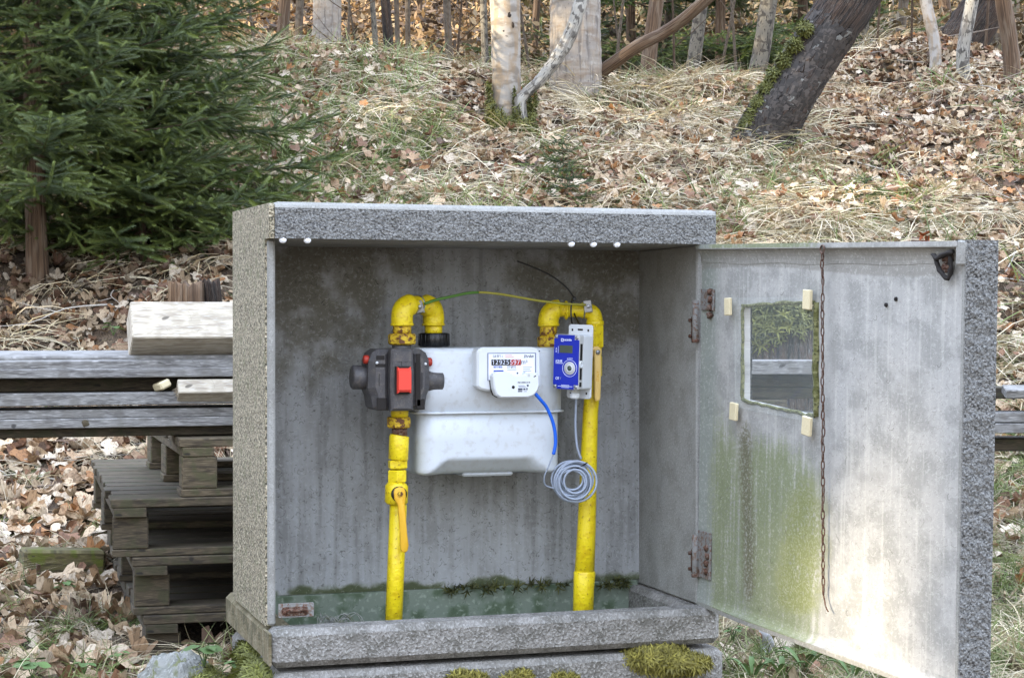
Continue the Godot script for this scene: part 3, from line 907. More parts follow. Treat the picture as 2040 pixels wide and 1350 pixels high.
# ---------------------------------------------------------------- pipes, meter and instruments
func build_gas() -> void:
	var st: SurfaceTool
	# inlet: riser, ball valve, union, then after the regulator the bend down to the meter
	var inlet := thing("inlet_pipe", "yellow inlet gas pipe on the left, with a ball valve and a chipped bend", "gas pipe")
	st = S(0); tube(st, PackedVector3Array([Vector3(0.2965, -0.066, -0.19), Vector3(0.3085, 0.222, -0.19)]), 0.0182, 20, true, 0.03, 10.0)
	obj("pipe", st, M.yellow, inlet)
	st = S(0); tube(st, PackedVector3Array([Vector3(0.3035, 0.222, -0.19), Vector3(0.304, 0.228, -0.19), Vector3(0.305, 0.262, -0.19), Vector3(0.306, 0.270, -0.19)]), [0.019, 0.0245, 0.0245, 0.018], 20)
	var valve := obj("valve_body", st, M.yellow, inlet)
	st = S(); prism(st, ngon(Vector2.ZERO, 0.0215, 6, 0.2), 0.0, 0.026, 0.002, Transform3D(Basis(Vector3.RIGHT, -PI / 2), Vector3(0.3065, 0.270, -0.19)), true)
	prism(st, ngon(Vector2.ZERO, 0.0212, 6, 0.5), 0.0, 0.018, 0.002, Transform3D(Basis(Vector3.RIGHT, -PI / 2), Vector3(0.3072, 0.2985, -0.19)), true)
	obj("hexagon", st, M.yellow, valve)
	st = S(0); rod(st, Vector3(0.3045, 0.247, -0.172), Vector3(0.3035, 0.247, -0.160), 0.0165, 20, 0.001)
	obj("washer", st, M.black, valve)
	st = S(0)
	var lev := PackedVector2Array()
	for p in [[-0.0125, 0.004], [-0.010, 0.011], [0.0, 0.0145], [0.010, 0.011], [0.0125, 0.004], [0.0125, -0.008], [0.009, -0.022], [0.0085, -0.085], [0.0095, -0.110], [0.0065, -0.121], [0.0, -0.1245], [-0.0065, -0.121], [-0.0085, -0.110], [-0.0068, -0.085], [-0.0065, -0.022], [-0.0125, -0.010]]:
		lev.append(Vector2(p[0], p[1]))
	prism(st, lev, -0.003, 0.003, 0.0015, Transform3D(Basis(Vector3.BACK, 0.085), Vector3(0.302, 0.249, -0.152)), true)
	var handle := obj("valve_handle", st, M.lever_old, inlet)
	st = S(); prism(st, ngon(Vector2(0.302, 0.249), 0.0058, 6), -0.150, -0.144, 0.001)
	obj("nut", st, M.chipped, handle)
	st = S(0); tube(st, PackedVector3Array([Vector3(0.308, 0.316, -0.19), Vector3(0.3085, 0.319, -0.19), Vector3(0.3105, 0.366, -0.19), Vector3(0.311, 0.369, -0.19)]), [0.0195, 0.021, 0.021, 0.0195], 20)
	obj("sleeve", st, M.yellow, inlet)
	st = S(0); rod(st, Vector3(0.311, 0.368, -0.19), Vector3(0.312, 0.388, -0.19), 0.0165, 18)
	obj("neck", st, M.rust, inlet)
	st = S(); prism(st, ngon(Vector2.ZERO, 0.0262, 8, 0.2), 0.0, 0.023, 0.0025, Transform3D(Basis(Vector3.RIGHT, -PI / 2), Vector3(0.3095, 0.385, -0.19)), true)
	obj("union_nut", st, M.chipped, inlet)
	st = S(0); rod(st, Vector3(0.311, 0.407, -0.19), Vector3(0.312, 0.432, -0.19), 0.019, 18, 0.003)
	obj("socket", st, M.yellow, inlet)
	st = S(0); rod(st, Vector3(0.316, 0.545, -0.19), Vector3(0.316, 0.562, -0.19), 0.020, 18)
	obj("neck", st, M.regulator, inlet)
	st = S(); prism(st, ngon(Vector2.ZERO, 0.0295, 8, 0.35), 0.0, 0.0235, 0.003, Transform3D(Basis(Vector3.RIGHT, -PI / 2), Vector3(0.3165, 0.5605, -0.19)), true)
	obj("union_nut", st, M.chipped, inlet)
	st = S(0); tube(st, PackedVector3Array([Vector3(0.317, 0.583, -0.19), Vector3(0.317, 0.602, -0.19)]), 0.0195, 18, true)
	obj("neck", st, M.chipped, inlet)
	st = S(0)
	var bend := smooth_path([Vector3(0.317, 0.602, -0.19), Vector3(0.317, 0.623, -0.19), Vector3(0.323, 0.637, -0.195), Vector3(0.338, 0.645, -0.205), Vector3(0.359, 0.646, -0.220), Vector3(0.380, 0.645, -0.235), Vector3(0.396, 0.638, -0.245), Vector3(0.402, 0.623, -0.25), Vector3(0.402, 0.602, -0.25)], 4)
	var br := []
	for i in bend.size():
		var t := float(i) / (bend.size() - 1)
		br.append(0.0232 if t < 0.40 or t > 0.60 else 0.0185)
	tube(st, bend, br, 22)
	for q in [[Vector3(0.317, 0.600, -0.19), 0.0252], [Vector3(0.402, 0.600, -0.25), 0.0252]]:
		rod(st, q[0], q[0] + Vector3(0, 0.006, 0), q[1], 20, 0.002)
	var elbow := obj("bend", st, M.yellow, inlet)
	st = S(0); tube(st, PackedVector3Array([Vector3(0.402, 0.602, -0.25), Vector3(0.4025, 0.580, -0.25)]), 0.0192, 18)
	obj("neck", st, M.yellow, elbow)
	st = S(0); rod(st, Vector3(0.4035, 0.555, -0.25), Vector3(0.4035, 0.585, -0.25), 0.0325, 28, 0.002)
	for k in 18:
		var a := TAU * k / 18
		box(st, Vector3(0.4035 + 0.0325 * cos(a), 0.570, -0.25 + 0.0325 * sin(a)), Vector3(0.003, 0.026, 0.003), 0.0005, Basis(Vector3.UP, -a))
	obj("black_collar", st, M.black, inlet)
	# outlet
	var out := thing("outlet_pipe", "yellow outlet gas pipe on the right, thickening towards its foot, with closed valve lever", "gas pipe")
	st = S(0); tube(st, PackedVector3Array([Vector3(0.767, 0.612, -0.23), Vector3(0.764, 0.500, -0.23), Vector3(0.7605, 0.455, -0.23), Vector3(0.756, 0.405, -0.23), Vector3(0.752, 0.288, -0.23), Vector3(0.747, 0.150, -0.23), Vector3(0.742, 0.045, -0.23)]), [0.0165, 0.0165, 0.0168, 0.0172, 0.0185, 0.0205, 0.0222], 20, true, 0.04, 10.0)
	obj("pipe", st, M.yellow, out)
	st = S(0); tube(st, PackedVector3Array([Vector3(0.742, 0.060, -0.23), Vector3(0.742, 0.055, -0.23), Vector3(0.7405, 0.020, -0.23), Vector3(0.738, -0.066, -0.23)]), [0.0215, 0.0242, 0.0232, 0.0225], 20, true, 0.05, 12.0)
	obj("foot_sleeve", st, M.yellow, out)
	st = S(0)
	var rb := smooth_path([Vector3(0.665, 0.600, -0.25), Vector3(0.665, 0.615, -0.25), Vector3(0.671, 0.629, -0.249), Vector3(0.683, 0.635, -0.246), Vector3(0.700, 0.6345, -0.242), Vector3(0.727, 0.634, -0.236), Vector3(0.749, 0.633, -0.232), Vector3(0.762, 0.626, -0.230), Vector3(0.767, 0.610, -0.230)], 4)
	var rr := []
	for i in rb.size():
		var t := float(i) / (rb.size() - 1)
		rr.append(0.0228 if t < 0.42 else (0.0152 if t < 0.66 else 0.0178))
	tube(st, rb, rr, 22)
	rod(st, Vector3(0.665, 0.599, -0.25), Vector3(0.665, 0.606, -0.25), 0.0242, 20, 0.002)
	rod(st, Vector3(0.700, 0.6345, -0.242), Vector3(0.706, 0.6345, -0.241), 0.0212, 20, 0.002)
	rod(st, Vector3(0.7672, 0.600, -0.23), Vector3(0.767, 0.612, -0.23), 0.0195, 20, 0.002)
	var elbow2 := obj("bend", st, M.yellow, out)
	st = S(0); tube(st, PackedVector3Array([Vector3(0.665, 0.602, -0.25), Vector3(0.6645, 0.576, -0.25)]), 0.0192, 18)
	obj("neck", st, M.chipped, elbow2)
	st = S(); prism(st, ngon(Vector2.ZERO, 0.0245, 8, 0.3), 0.0, 0.024, 0.003, Transform3D(Basis(Vector3.RIGHT, -PI / 2), Vector3(0.6645, 0.553, -0.25)), true)
	obj("union_nut", st, M.chipped, out)
	st = S(); prism(st, ngon(Vector2.ZERO, 0.0212, 6, 0.3), 0.0, 0.05, 0.002, Transform3D(Basis(Vector3.RIGHT, -PI / 2), Vector3(0.7655, 0.552, -0.23)), true)
	prism(st, ngon(Vector2.ZERO, 0.0215, 6, 0.1), 0.0, 0.046, 0.002, Transform3D(Basis(Vector3.RIGHT, -PI / 2), Vector3(0.763, 0.488, -0.23)), true)
	obj("valve_body", st, M.yellow, out)
	st = S(0)
	prism(st, ngon(Vector2(0.759, 0.5425), 0.0128, 18), -0.212, -0.200, 0.001)
	var lv := PackedVector2Array()
	for p in [[-0.0075, 0.006], [0.0, 0.0085], [0.0075, 0.006], [0.0085, -0.016], [0.0088, -0.040], [0.0070, -0.098], [0.0055, -0.1055], [-0.004, -0.1065], [-0.0065, -0.100], [-0.0072, -0.040], [-0.0072, -0.016]]:
		lv.append(Vector2(0.7595 + p[0], 0.542 + p[1]))
	prism(st, lv, -0.200, -0.193, 0.0018)
	var h2 := obj("valve_handle", st, M.lever_new, out)
	st = S(0); rod(st, Vector3(0.7592, 0.5425, -0.193), Vector3(0.7592, 0.5425, -0.1885), 0.0052, 12, 0.001)
	box(st, Vector3(0.7592, 0.5425, -0.1885), Vector3(0.006, 0.0012, 0.001), 0.0, Basis(Vector3.BACK, 0.6))
	box(st, Vector3(0.7592, 0.5425, -0.1883), Vector3(0.006, 0.0012, 0.001), 0.0, Basis(Vector3.BACK, 0.6 + PI / 2))
	obj("screw", st, M.zinc, h2)
	lettering("ITALY", 0.006, Transform3D(Basis(Vector3.BACK, PI / 2), Vector3(0.7595, 0.490, -0.1928)), M.lever_old, h2, true)
	build_regulator()
	build_meter()
	build_logger()
	# cables and wires
	var wire := thing("earthing_wire", "green and yellow earthing wire strung between the two pipe clamps", "wire")
	var wp := smooth_path([Vector3(0.368, 0.647, -0.199), Vector3(0.396, 0.656, -0.20), Vector3(0.429, 0.663, -0.20), Vector3(0.463, 0.670, -0.20), Vector3(0.496, 0.672, -0.20), Vector3(0.542, 0.668, -0.20), Vector3(0.610, 0.657, -0.20), Vector3(0.656, 0.651, -0.20), Vector3(0.691, 0.648, -0.20), Vector3(0.735, 0.646, -0.204)], 5)
	st = S(0); tube(st, wp.slice(0, 20), 0.0031, 8); obj("green_sleeve", st, M.green_wire, wire)
	st = S(0); tube(st, wp.slice(19), 0.0027, 8); obj("core", st, M.olive_wire, wire)
	for c in [[Vector3(0.357, 0.643, -0.200), 0.25, "bright metal pipe clamp on the left bend, at the green end of the wire"], [Vector3(0.741, 0.645, -0.206), 0.15, "bright metal pipe clamp on the right bend, above the blue box"]]:
		var cl := thing("pipe_clamp", c[2], "clamp", c[0], "earthing clamps on the pipe bends")
		st = S(); box(st, Vector3(0, -0.002, 0), Vector3(0.017, 0.026, 0.004), 0.0008, Basis(Vector3.BACK, c[1]) * Basis(Vector3.UP, -0.4))
		box(st, Vector3(0.0085, -0.003, -0.006), Vector3(0.003, 0.024, 0.014), 0.0008, Basis(Vector3.BACK, c[1]))
		obj("plate", st, M.zinc, cl)
		st = S(0); ring(st, (Vector3(0.359, 0.646, -0.220) if c[1] > 0.2 else Vector3(0.741, 0.6335, -0.2335)) - c[0], Vector3(1, 0, -0.75) if c[1] > 0.2 else Vector3(1, 0, 0.2), 0.0192 if c[1] > 0.2 else 0.0178, 0.0018, 24, 6)
		obj("band", st, M.zinc, cl)
		st = S(0); rod(st, Vector3(0.001, -0.002, 0.001), Vector3(-0.001, -0.002, 0.007), 0.0046, 6, 0.0008)
		obj("screw", st, M.zinc, cl)
	var tie := thing("cable_tie", "long black cable tie holding the blue box up on the pipe, its tail sticking out", "cable tie")
	st = S(0); tube(st, smooth_path([Vector3(0.576, 0.740, -0.20), Vector3(0.616, 0.726, -0.20), Vector3(0.656, 0.708, -0.20), Vector3(0.689, 0.684, -0.20), Vector3(0.706, 0.662, -0.20)], 6), 0.0019, 6)
	obj("tail", st, M.black, tie)
	st = S(); box(st, Vector3(0.7065, 0.659, -0.20), Vector3(0.009, 0.008, 0.007), 0.001, Basis(Vector3.BACK, 0.5))
	obj("head", st, M.black, tie)
	st = S(0); tube(st, smooth_path([Vector3(0.706, 0.657, -0.20), Vector3(0.7005, 0.645, -0.20), Vector3(0.699, 0.620, -0.197), Vector3(0.698, 0.603, -0.185), Vector3(0.704, 0.594, -0.170), Vector3(0.712, 0.600, -0.178), Vector3(0.716, 0.625, -0.222), Vector3(0.716, 0.652, -0.242), Vector3(0.711, 0.660, -0.215)], 5), 0.0019, 6)
	obj("loop", st, M.black, tie)
	var blue := thing("blue_cable", "bright blue cable curving down from the white sensor on the meter", "cable")
	st = S(0); tube(st, smooth_path([Vector3(0.590, 0.458, -0.122), Vector3(0.603, 0.444, -0.124), Vector3(0.621, 0.424, -0.130), Vector3(0.637, 0.388, -0.134), Vector3(0.642, 0.352, -0.136), Vector3(0.638, 0.325, -0.138)], 6), 0.0039, 8)
	obj("blue_sleeve", st, M.blue_cable, blue)
	st = S(0); tube(st, smooth_path([Vector3(0.638, 0.326, -0.138), Vector3(0.630, 0.303, -0.142), Vector3(0.622, 0.278, -0.150), Vector3(0.627, 0.258, -0.160), Vector3(0.648, 0.250, -0.163)], 6), 0.0017, 6)
	obj("bare_lead", st, M.grey_cable, blue)
	var coil := thing("grey_cable", "grey cable hanging from the blue box, its spare length wound in a coil", "cable")
	st = S(0); tube(st, smooth_path([Vector3(0.694, 0.446, -0.150), Vector3(0.695, 0.420, -0.155), Vector3(0.696, 0.382, -0.16), Vector3(0.700, 0.338, -0.16), Vector3(0.709, 0.312, -0.16)], 6), 0.0026, 8)
	obj("lead", st, M.grey_cable, coil)
	for k in 11:
		st = S(0)
		var rr2 := 0.0235 + 0.0205 * k / 10.0
		var c := Vector3(0.6935 + 0.004 * sin(k * 2.1) - (0.003 if k < 4 else 0.0), 0.2645 + 0.004 * cos(k * 1.7), -0.166 + 0.011 * sin(k * 1.3))
		ring(st, c, Vector3(-0.28 + 0.05 * sin(k * 3.0), 0.04 * cos(k * 2.0), 1), rr2, 0.0026, 40, 7, 1.0 + 0.05 * sin(k * 4.0), k * 0.7)
		obj("turn", st, M.grey_cable, coil)
	st = S(0); ring(st, Vector3(0.711, 0.297, -0.164), Vector3(0.5, -1, 0.2), 0.014, 0.0016, 16, 6, 1.0)
	obj("black_twist", st, M.black, coil)
	# water drops under the roof edge
	var dl := ["leftmost water drop under the granite roof edge, by the left wall", "second water drop from the left under the granite roof edge", "leftmost of the three close water drops over the right pipe", "middle one of the three close water drops over the right pipe", "rightmost of the three close water drops over the right pipe"]
	var dx := [0.0285, 0.0777, 0.6327, 0.6815, 0.7339]
	for k in 5:
		st = S(0)
		ball(st, Vector3.ZERO, 0.0078, 16, 0.0, Vector3(1, 0.95, 1))
		var d := put("water_drop", commit(st), M.water)
		d.position = Vector3(dx[k], 0.7712, -0.010)
		tag(d, dl[k], "water drop", "water drops along the roof edge")

func commit(st: SurfaceTool) -> ArrayMesh:
	st.generate_normals()
	return st.commit()

func build_regulator() -> void:
	var t := thing("gas_regulator", "dark grey gas regulator with round side caps and a red lever", "regulator", Vector3(0.3015, 0.488, -0.19))
	var st := S()
	for s in [-1.0, 1.0]:
		var wing := PackedVector2Array()
		for p in [[0.020, 0.064], [0.046, 0.064], [0.058, 0.056], [0.065, 0.040], [0.0665, -0.018], [0.060, -0.034], [0.056, -0.058], [0.048, -0.064], [0.020, -0.064]]:
			wing.append(Vector2(p[0] * s, p[1]))
		prism(st, wing, -0.045, 0.046, 0.013, Transform3D.IDENTITY, true)
	var body := obj("body", st, M.regulator, t)
	st = S()
	prism(st, PackedVector2Array([Vector2(-0.0235, -0.0645), Vector2(0.0235, -0.0645), Vector2(0.0255, 0.0), Vector2(0.0235, 0.0645), Vector2(-0.0235, 0.0645), Vector2(-0.0255, 0.0)]), -0.045, 0.064, 0.005)
	obj("centre_band", st, M.regulator, t)
	for q in [[-0.0245, 0.046, 0.020, 0.010], [-0.0245, 0.030, 0.024, 0.008], [0.038, -0.010, 0.014, 0.092], [0.0385, 0.044, 0.012, 0.02], [-0.0400, -0.050, 0.024, 0.026], [0.0440, -0.052, 0.020, 0.022]]:
		st = S()
		box(st, Vector3(q[0] - (0.018 if q[0] < -0.02 and q[0] > -0.03 else 0.0), q[1], 0.0452), Vector3(q[2] * 0.9, q[3], 0.003), 0.0012)
		obj("hollow_shade", st, M.recess, body)  # dark boxes set on the face for the shade in its hollows
	for q in [[Vector3(-0.0455, 0.0, 0.0462), Vector3(0.0014, 0.026, 0.001)], [Vector3(0.0465, -0.002, 0.0475), Vector3(0.0014, 0.034, 0.001)], [Vector3(-0.006, 0.038, 0.0641), Vector3(0.010, 0.001, 0.0008)], [Vector3(0.008, 0.038, 0.0641), Vector3(0.008, 0.001, 0.0008)], [Vector3(-0.002, 0.034, 0.0641), Vector3(0.001, 0.009, 0.0008)]]:
		st = S()
		box(st, q[0], q[1], 0.0)
		obj("slot", st, M.black, body)
	st = S(0)
	rod(st, Vector3(-0.060, 0.004, 0.0), Vector3(-0.094, 0.005, 0.0), 0.0255, 28, 0.003)
	obj("side_cap", st, M.regulator, t)
	st = S(0)
	rod(st, Vector3(0.060, -0.004, 0.0), Vector3(0.102, -0.005, 0.0), 0.0268, 28, 0.003)
	obj("side_cap", st, M.regulator, t)
	st = S(0); rod(st, Vector3(-0.062, 0.042, 0.022), Vector3(-0.0735, 0.042, 0.022), 0.0092, 16, 0.0015)
	obj("red_button", st, M.red_dark, t)
	st = S(0); rod(st, Vector3(0.060, 0.036, 0.022), Vector3(0.074, 0.036, 0.022), 0.0092, 16, 0.0015)
	obj("red_button", st, M.red_dark, t)
	for x in [-0.050, 0.0545]:
		st = S(0); ball(st, Vector3(x, 0.0355 - (0.003 if x > 0 else 0.0), 0.0455), 0.0032, 10)
		obj("white_stud", st, M.white, t)
	st = S()
	box(st, Vector3(-0.0016, 0.0, 0.069), Vector3(0.031, 0.058, 0.008), 0.001)
	obj("lever_well", st, M.recess, t)
	st = S()
	var lev := PackedVector2Array([Vector2(-0.0145, -0.0275), Vector2(-0.010, -0.0245), Vector2(0.010, -0.0245), Vector2(0.0145, -0.0275), Vector2(0.0140, 0.0275), Vector2(0.010, 0.0245), Vector2(-0.010, 0.0245), Vector2(-0.0145, 0.0275)])
	prism(st, lev, 0.070, 0.0815, 0.0012)
	box(st, Vector3(0, 0, 0.083), Vector3(0.0275, 0.042, 0.006), 0.001)
	obj("red_lever", st, M.red, t)

func build_meter() -> void:
	var t := thing("gas_meter", "light grey domestic gas meter with a number counter, between the yellow pipes", "gas meter", Vector3(0.5115, 0.4155, -0.255))
	var st: SurfaceTool
	# plan outline of a housing: half width, half depth, corner radius
	var shell := func(hw: float, hd: float, rad: float, rows: Array, cut: bool) -> SurfaceTool:
		var s := S(0)
		var per := []
		for k in 4:
			var c := Vector2((hw - rad) * [1, -1, -1, 1][k], (hd - rad) * [1, 1, -1, -1][k])
			for j in 9: per.append([c, PI / 2 * (k + j / 8.0)])
			if k == 0:
				for j in range(1, 24): per.append([Vector2(lerpf(c.x, -c.x, j / 24.0), c.y), PI / 2])
		var n: int = per.size()
		sheet(s, n, rows.size() - 1, func(u, v):
			var a: Array = per[int(round(u * n)) % n]
			var row: Array = rows[int(round(v * (rows.size() - 1)))]
			var r: float = maxf(0.0, rad + row[1])
			var back: float = minf(0.0, rad + row[1])
			var p: Vector2 = a[0] + Vector2.from_angle(a[1]) * r
			p += Vector2(signf(a[0].x), signf(a[0].y)) * back
			if cut and p.y > 0.02:
				var edge: float = 0.137 - absf(p.x + 0.006)
				var drop: float = clampf(minf(edge - 0.02, 0.032), 0.0, 1.0)
				var low: float = -0.131 + minf(maxf(edge, 0.0) * 0.75, 0.033)
				if row[0] < low: p.y -= (low - row[0]) * 1.15
			return Vector3(p.x, row[0], p.y), true)
		var top := PackedVector2Array()
		for e in [0, rows.size() - 1]:
			var y: float = rows[e][0]
			var d: float = rows[e][1]
			for k in n:
				var q1: Array = per[k]
				var q2: Array = per[(k + 1) % n]
				var r2: float = maxf(0.0, rad + d)
				var b1: Vector2 = q1[0] + Vector2.from_angle(q1[1]) * r2
				var b2: Vector2 = q2[0] + Vector2.from_angle(q2[1]) * r2
				if cut and e > 0:
					b1.y = minf(b1.y, hd + d - 0.03)
					b2.y = minf(b2.y, hd + d - 0.03)
				tri(s, Vector3(0, y, 0), Vector3(b1.x, y, b1.y), Vector3(b2.x, y, b2.y), Vector3(0, 1 if e == 0 else -1, 0))
		return s
	st = shell.call(0.168, 0.085, 0.045, [[0.138, -0.016], [0.1375, -0.010], [0.136, -0.006], [0.132, -0.002], [0.126, 0.0], [0.06, 0.0], [0.0, 0.0]], false)
	obj("upper_housing", st, M.meter, t)
	var rows := []
	rows.append([0.0, 0.0])
	for k in 13: rows.append([-0.06 - 0.0055 * k, 0.0])
	for q in [[-0.1285, -0.001], [-0.1315, -0.004], [-0.1335, -0.009], [-0.1340, -0.016]]: rows.append(q)
	st = shell.call(0.1595, 0.082, 0.040, rows, true)
	obj("lower_housing", st, M.meter, t)
	st = shell.call(0.1735, 0.0905, 0.05, [[0.002, -0.001], [0.0015, 0.0], [-0.0015, 0.0], [-0.002, -0.001]], false)
	obj("seam_flange", st, M.meter, t)
	st = S(); box(st, Vector3(0.004, -0.1355, -0.005), Vector3(0.115, 0.009, 0.088), 0.004)
	obj("sump", st, M.meter, t)
	# counter head
	var head := PackedVector2Array()
	for p in [[0.466, 0.545], [0.470, 0.551], [0.479, 0.555], [0.589, 0.555], [0.601, 0.552], [0.609, 0.544], [0.6095, 0.472], [0.605, 0.466], [0.594, 0.462], [0.490, 0.462], [0.474, 0.466], [0.466, 0.473]]:
		head.append(Vector2(p[0] - 0.5115, p[1] - 0.4155))
	st = S(); prism(st, head, 0.075, 0.120, 0.004)
	var counter := obj("counter_head", st, M.white, t)
	st = S(); box(st, Vector3(0.0315, 0.0985, 0.1208), Vector3(0.108, 0.0585, 0.002), 0.0004)
	obj("dial_surround", st, M.print_grey, counter)
	st = S(); box(st, Vector3(0.031, 0.0980, 0.1216), Vector3(0.1035, 0.0555, 0.0016), 0.0002)
	obj("dial_plate", st, M.label, counter)
	st = S(); box(st, Vector3(0.0065, 0.1075, 0.1228), Vector3(0.0415, 0.0125, 0.0012), 0.0002)
	obj("number_window", st, M.black, counter)
	st = S(); box(st, Vector3(0.0395, 0.1075, 0.1228), Vector3(0.0235, 0.0125, 0.0012), 0.0002)
	obj("number_window", st, M.red_dark, counter)
	var z := 0.1236
	var digits := "12925597"
	for k in 8:
		lettering(digits[k], 0.0088, Transform3D(Basis.IDENTITY, Vector3(-0.0100 + 0.0079 * k, 0.1075, z)), M.print_white, counter)
	z = 0.1226
	lettering("m³", 0.0085, Transform3D(Basis.IDENTITY, Vector3(0.0585, 0.1075, z)), M.print_dark, counter)
	lettering("G4 RF1 c", 0.0052, Transform3D(Basis.IDENTITY, Vector3(0.000, 0.1205, z)), M.print_dark, counter, false, 0.022)
	lettering("Itrón", 0.0064, Transform3D(Basis(Vector3(1, 0, 0), Vector3(0.25, 1, 0), Vector3(0, 0, 1)), Vector3(0.0690, 0.1200, z)), M.print_dark, counter, true)
	for q in [[0.024, 0.1225, 0.016], [0.026, 0.1190, 0.019]]:
		st = S(); box(st, Vector3(q[0], q[1], z), Vector3(q[2], 0.0010, 0.0004), 0.0); obj("print", st, M.print_red, counter)
	lettering("M0711405b", 0.0042, Transform3D(Basis.IDENTITY, Vector3(0.000, 0.0975, z)), M.print_blue, counter, true, 0.0195)
	lettering("CE M10", 0.0056, Transform3D(Basis.IDENTITY, Vector3(0.030, 0.0972, z)), M.print_dark, counter, false, 0.019)
	for q in [[0.031, 0.0918, 0.021], [0.066, 0.0968, 0.020], [0.064, 0.0925, 0.016], [0.065, 0.0885, 0.019], [0.067, 0.0845, 0.016]]:
		st = S(); box(st, Vector3(q[0], q[1], z), Vector3(q[2], 0.0011, 0.0004), 0.0); obj("print", st, M.print_grey, counter)
	st = S(); box(st, Vector3(0.0015, 0.0880, z), Vector3(0.022, 0.006, 0.0004), 0.0); obj("print", st, M.print_blue, counter)
	st = S(0); rod(st, Vector3(0.0435, 0.0845, z - 0.0004), Vector3(0.0435, 0.0845, z + 0.0004), 0.002, 12); obj("print", st, M.print_dark, counter)
	st = S(0); rod(st, Vector3(0.0935, 0.131, 0.1195), Vector3(0.0935, 0.131, 0.1206), 0.0015, 8); obj("screw", st, M.recess, counter)
	# pulse sensor clipped on the counter
	var p := thing("pulse_sensor", "white plastic pulse sensor clipped on the lower right of the counter head", "sensor", Vector3(0.545, 0.475, -0.132))
	var poly := PackedVector2Array()
	for q in [[0.4935, 0.494], [0.496, 0.500], [0.503, 0.5035], [0.527, 0.5035], [0.534, 0.501], [0.539, 0.4965], [0.562, 0.4965], [0.566, 0.4985], [0.568, 0.503], [0.592, 0.5005], [0.597, 0.496], [0.598, 0.474], [0.5935, 0.462], [0.585, 0.4525], [0.572, 0.4485], [0.512, 0.4485], [0.502, 0.4545], [0.4965, 0.468]]:
		poly.append(Vector2(q[0] - 0.545, q[1] - 0.475))
	st = S(); prism(st, poly, -0.002, 0.021, 0.0028)
	obj("body", st, M.white, p)
	var under := PackedVector2Array()
	for q in poly: under.append(q * 0.985 + Vector2(-0.0025, -0.001))
	st = S(); prism(st, under, -0.0055, -0.001, 0.001)
	obj("gasket", st, M.recess, p)
	st = S(0); rod(st, Vector3(-0.006, -0.004, 0.0205), Vector3(-0.006, -0.004, 0.0213), 0.0035, 14); obj("screw", st, M.recess, p)
	st = S(); box(st, Vector3(0.042, 0.0185, 0.0208), Vector3(0.006, 0.0025, 0.001), 0.0004, Basis(Vector3.BACK, 0.5)); obj("slot", st, M.black, p)
	st = S(); box(st, Vector3(0.0285, 0.0205, 0.0208), Vector3(0.0055, 0.006, 0.001), 0.0004); obj("tab", st, M.grey_plastic, p)
	lettering("PRE 3MBR-CU N", 0.0032, Transform3D(Basis.IDENTITY, Vector3(0.0175, 0.0055, 0.0211)), M.print_dark, p, true, 0.027)
	for q in [[0.012, -0.0010, 0.014, 0.0012], [0.014, -0.0035, 0.016, 0.0012], [0.026, -0.001, 0.004, 0.004], [0.0095, -0.0085, 0.010, 0.0040], [0.0185, -0.0085, 0.005, 0.0036], [0.0242, -0.0082, 0.0030, 0.0044], [0.009, -0.0130, 0.010, 0.0024], [0.0205, -0.0132, 0.007, 0.0012]]:
		st = S(); box(st, Vector3(q[0], q[1], 0.0211), Vector3(q[2], q[3], 0.0004), 0.0); obj("print", st, M.print_grey if q[3] < 0.002 else M.print_dark, p)

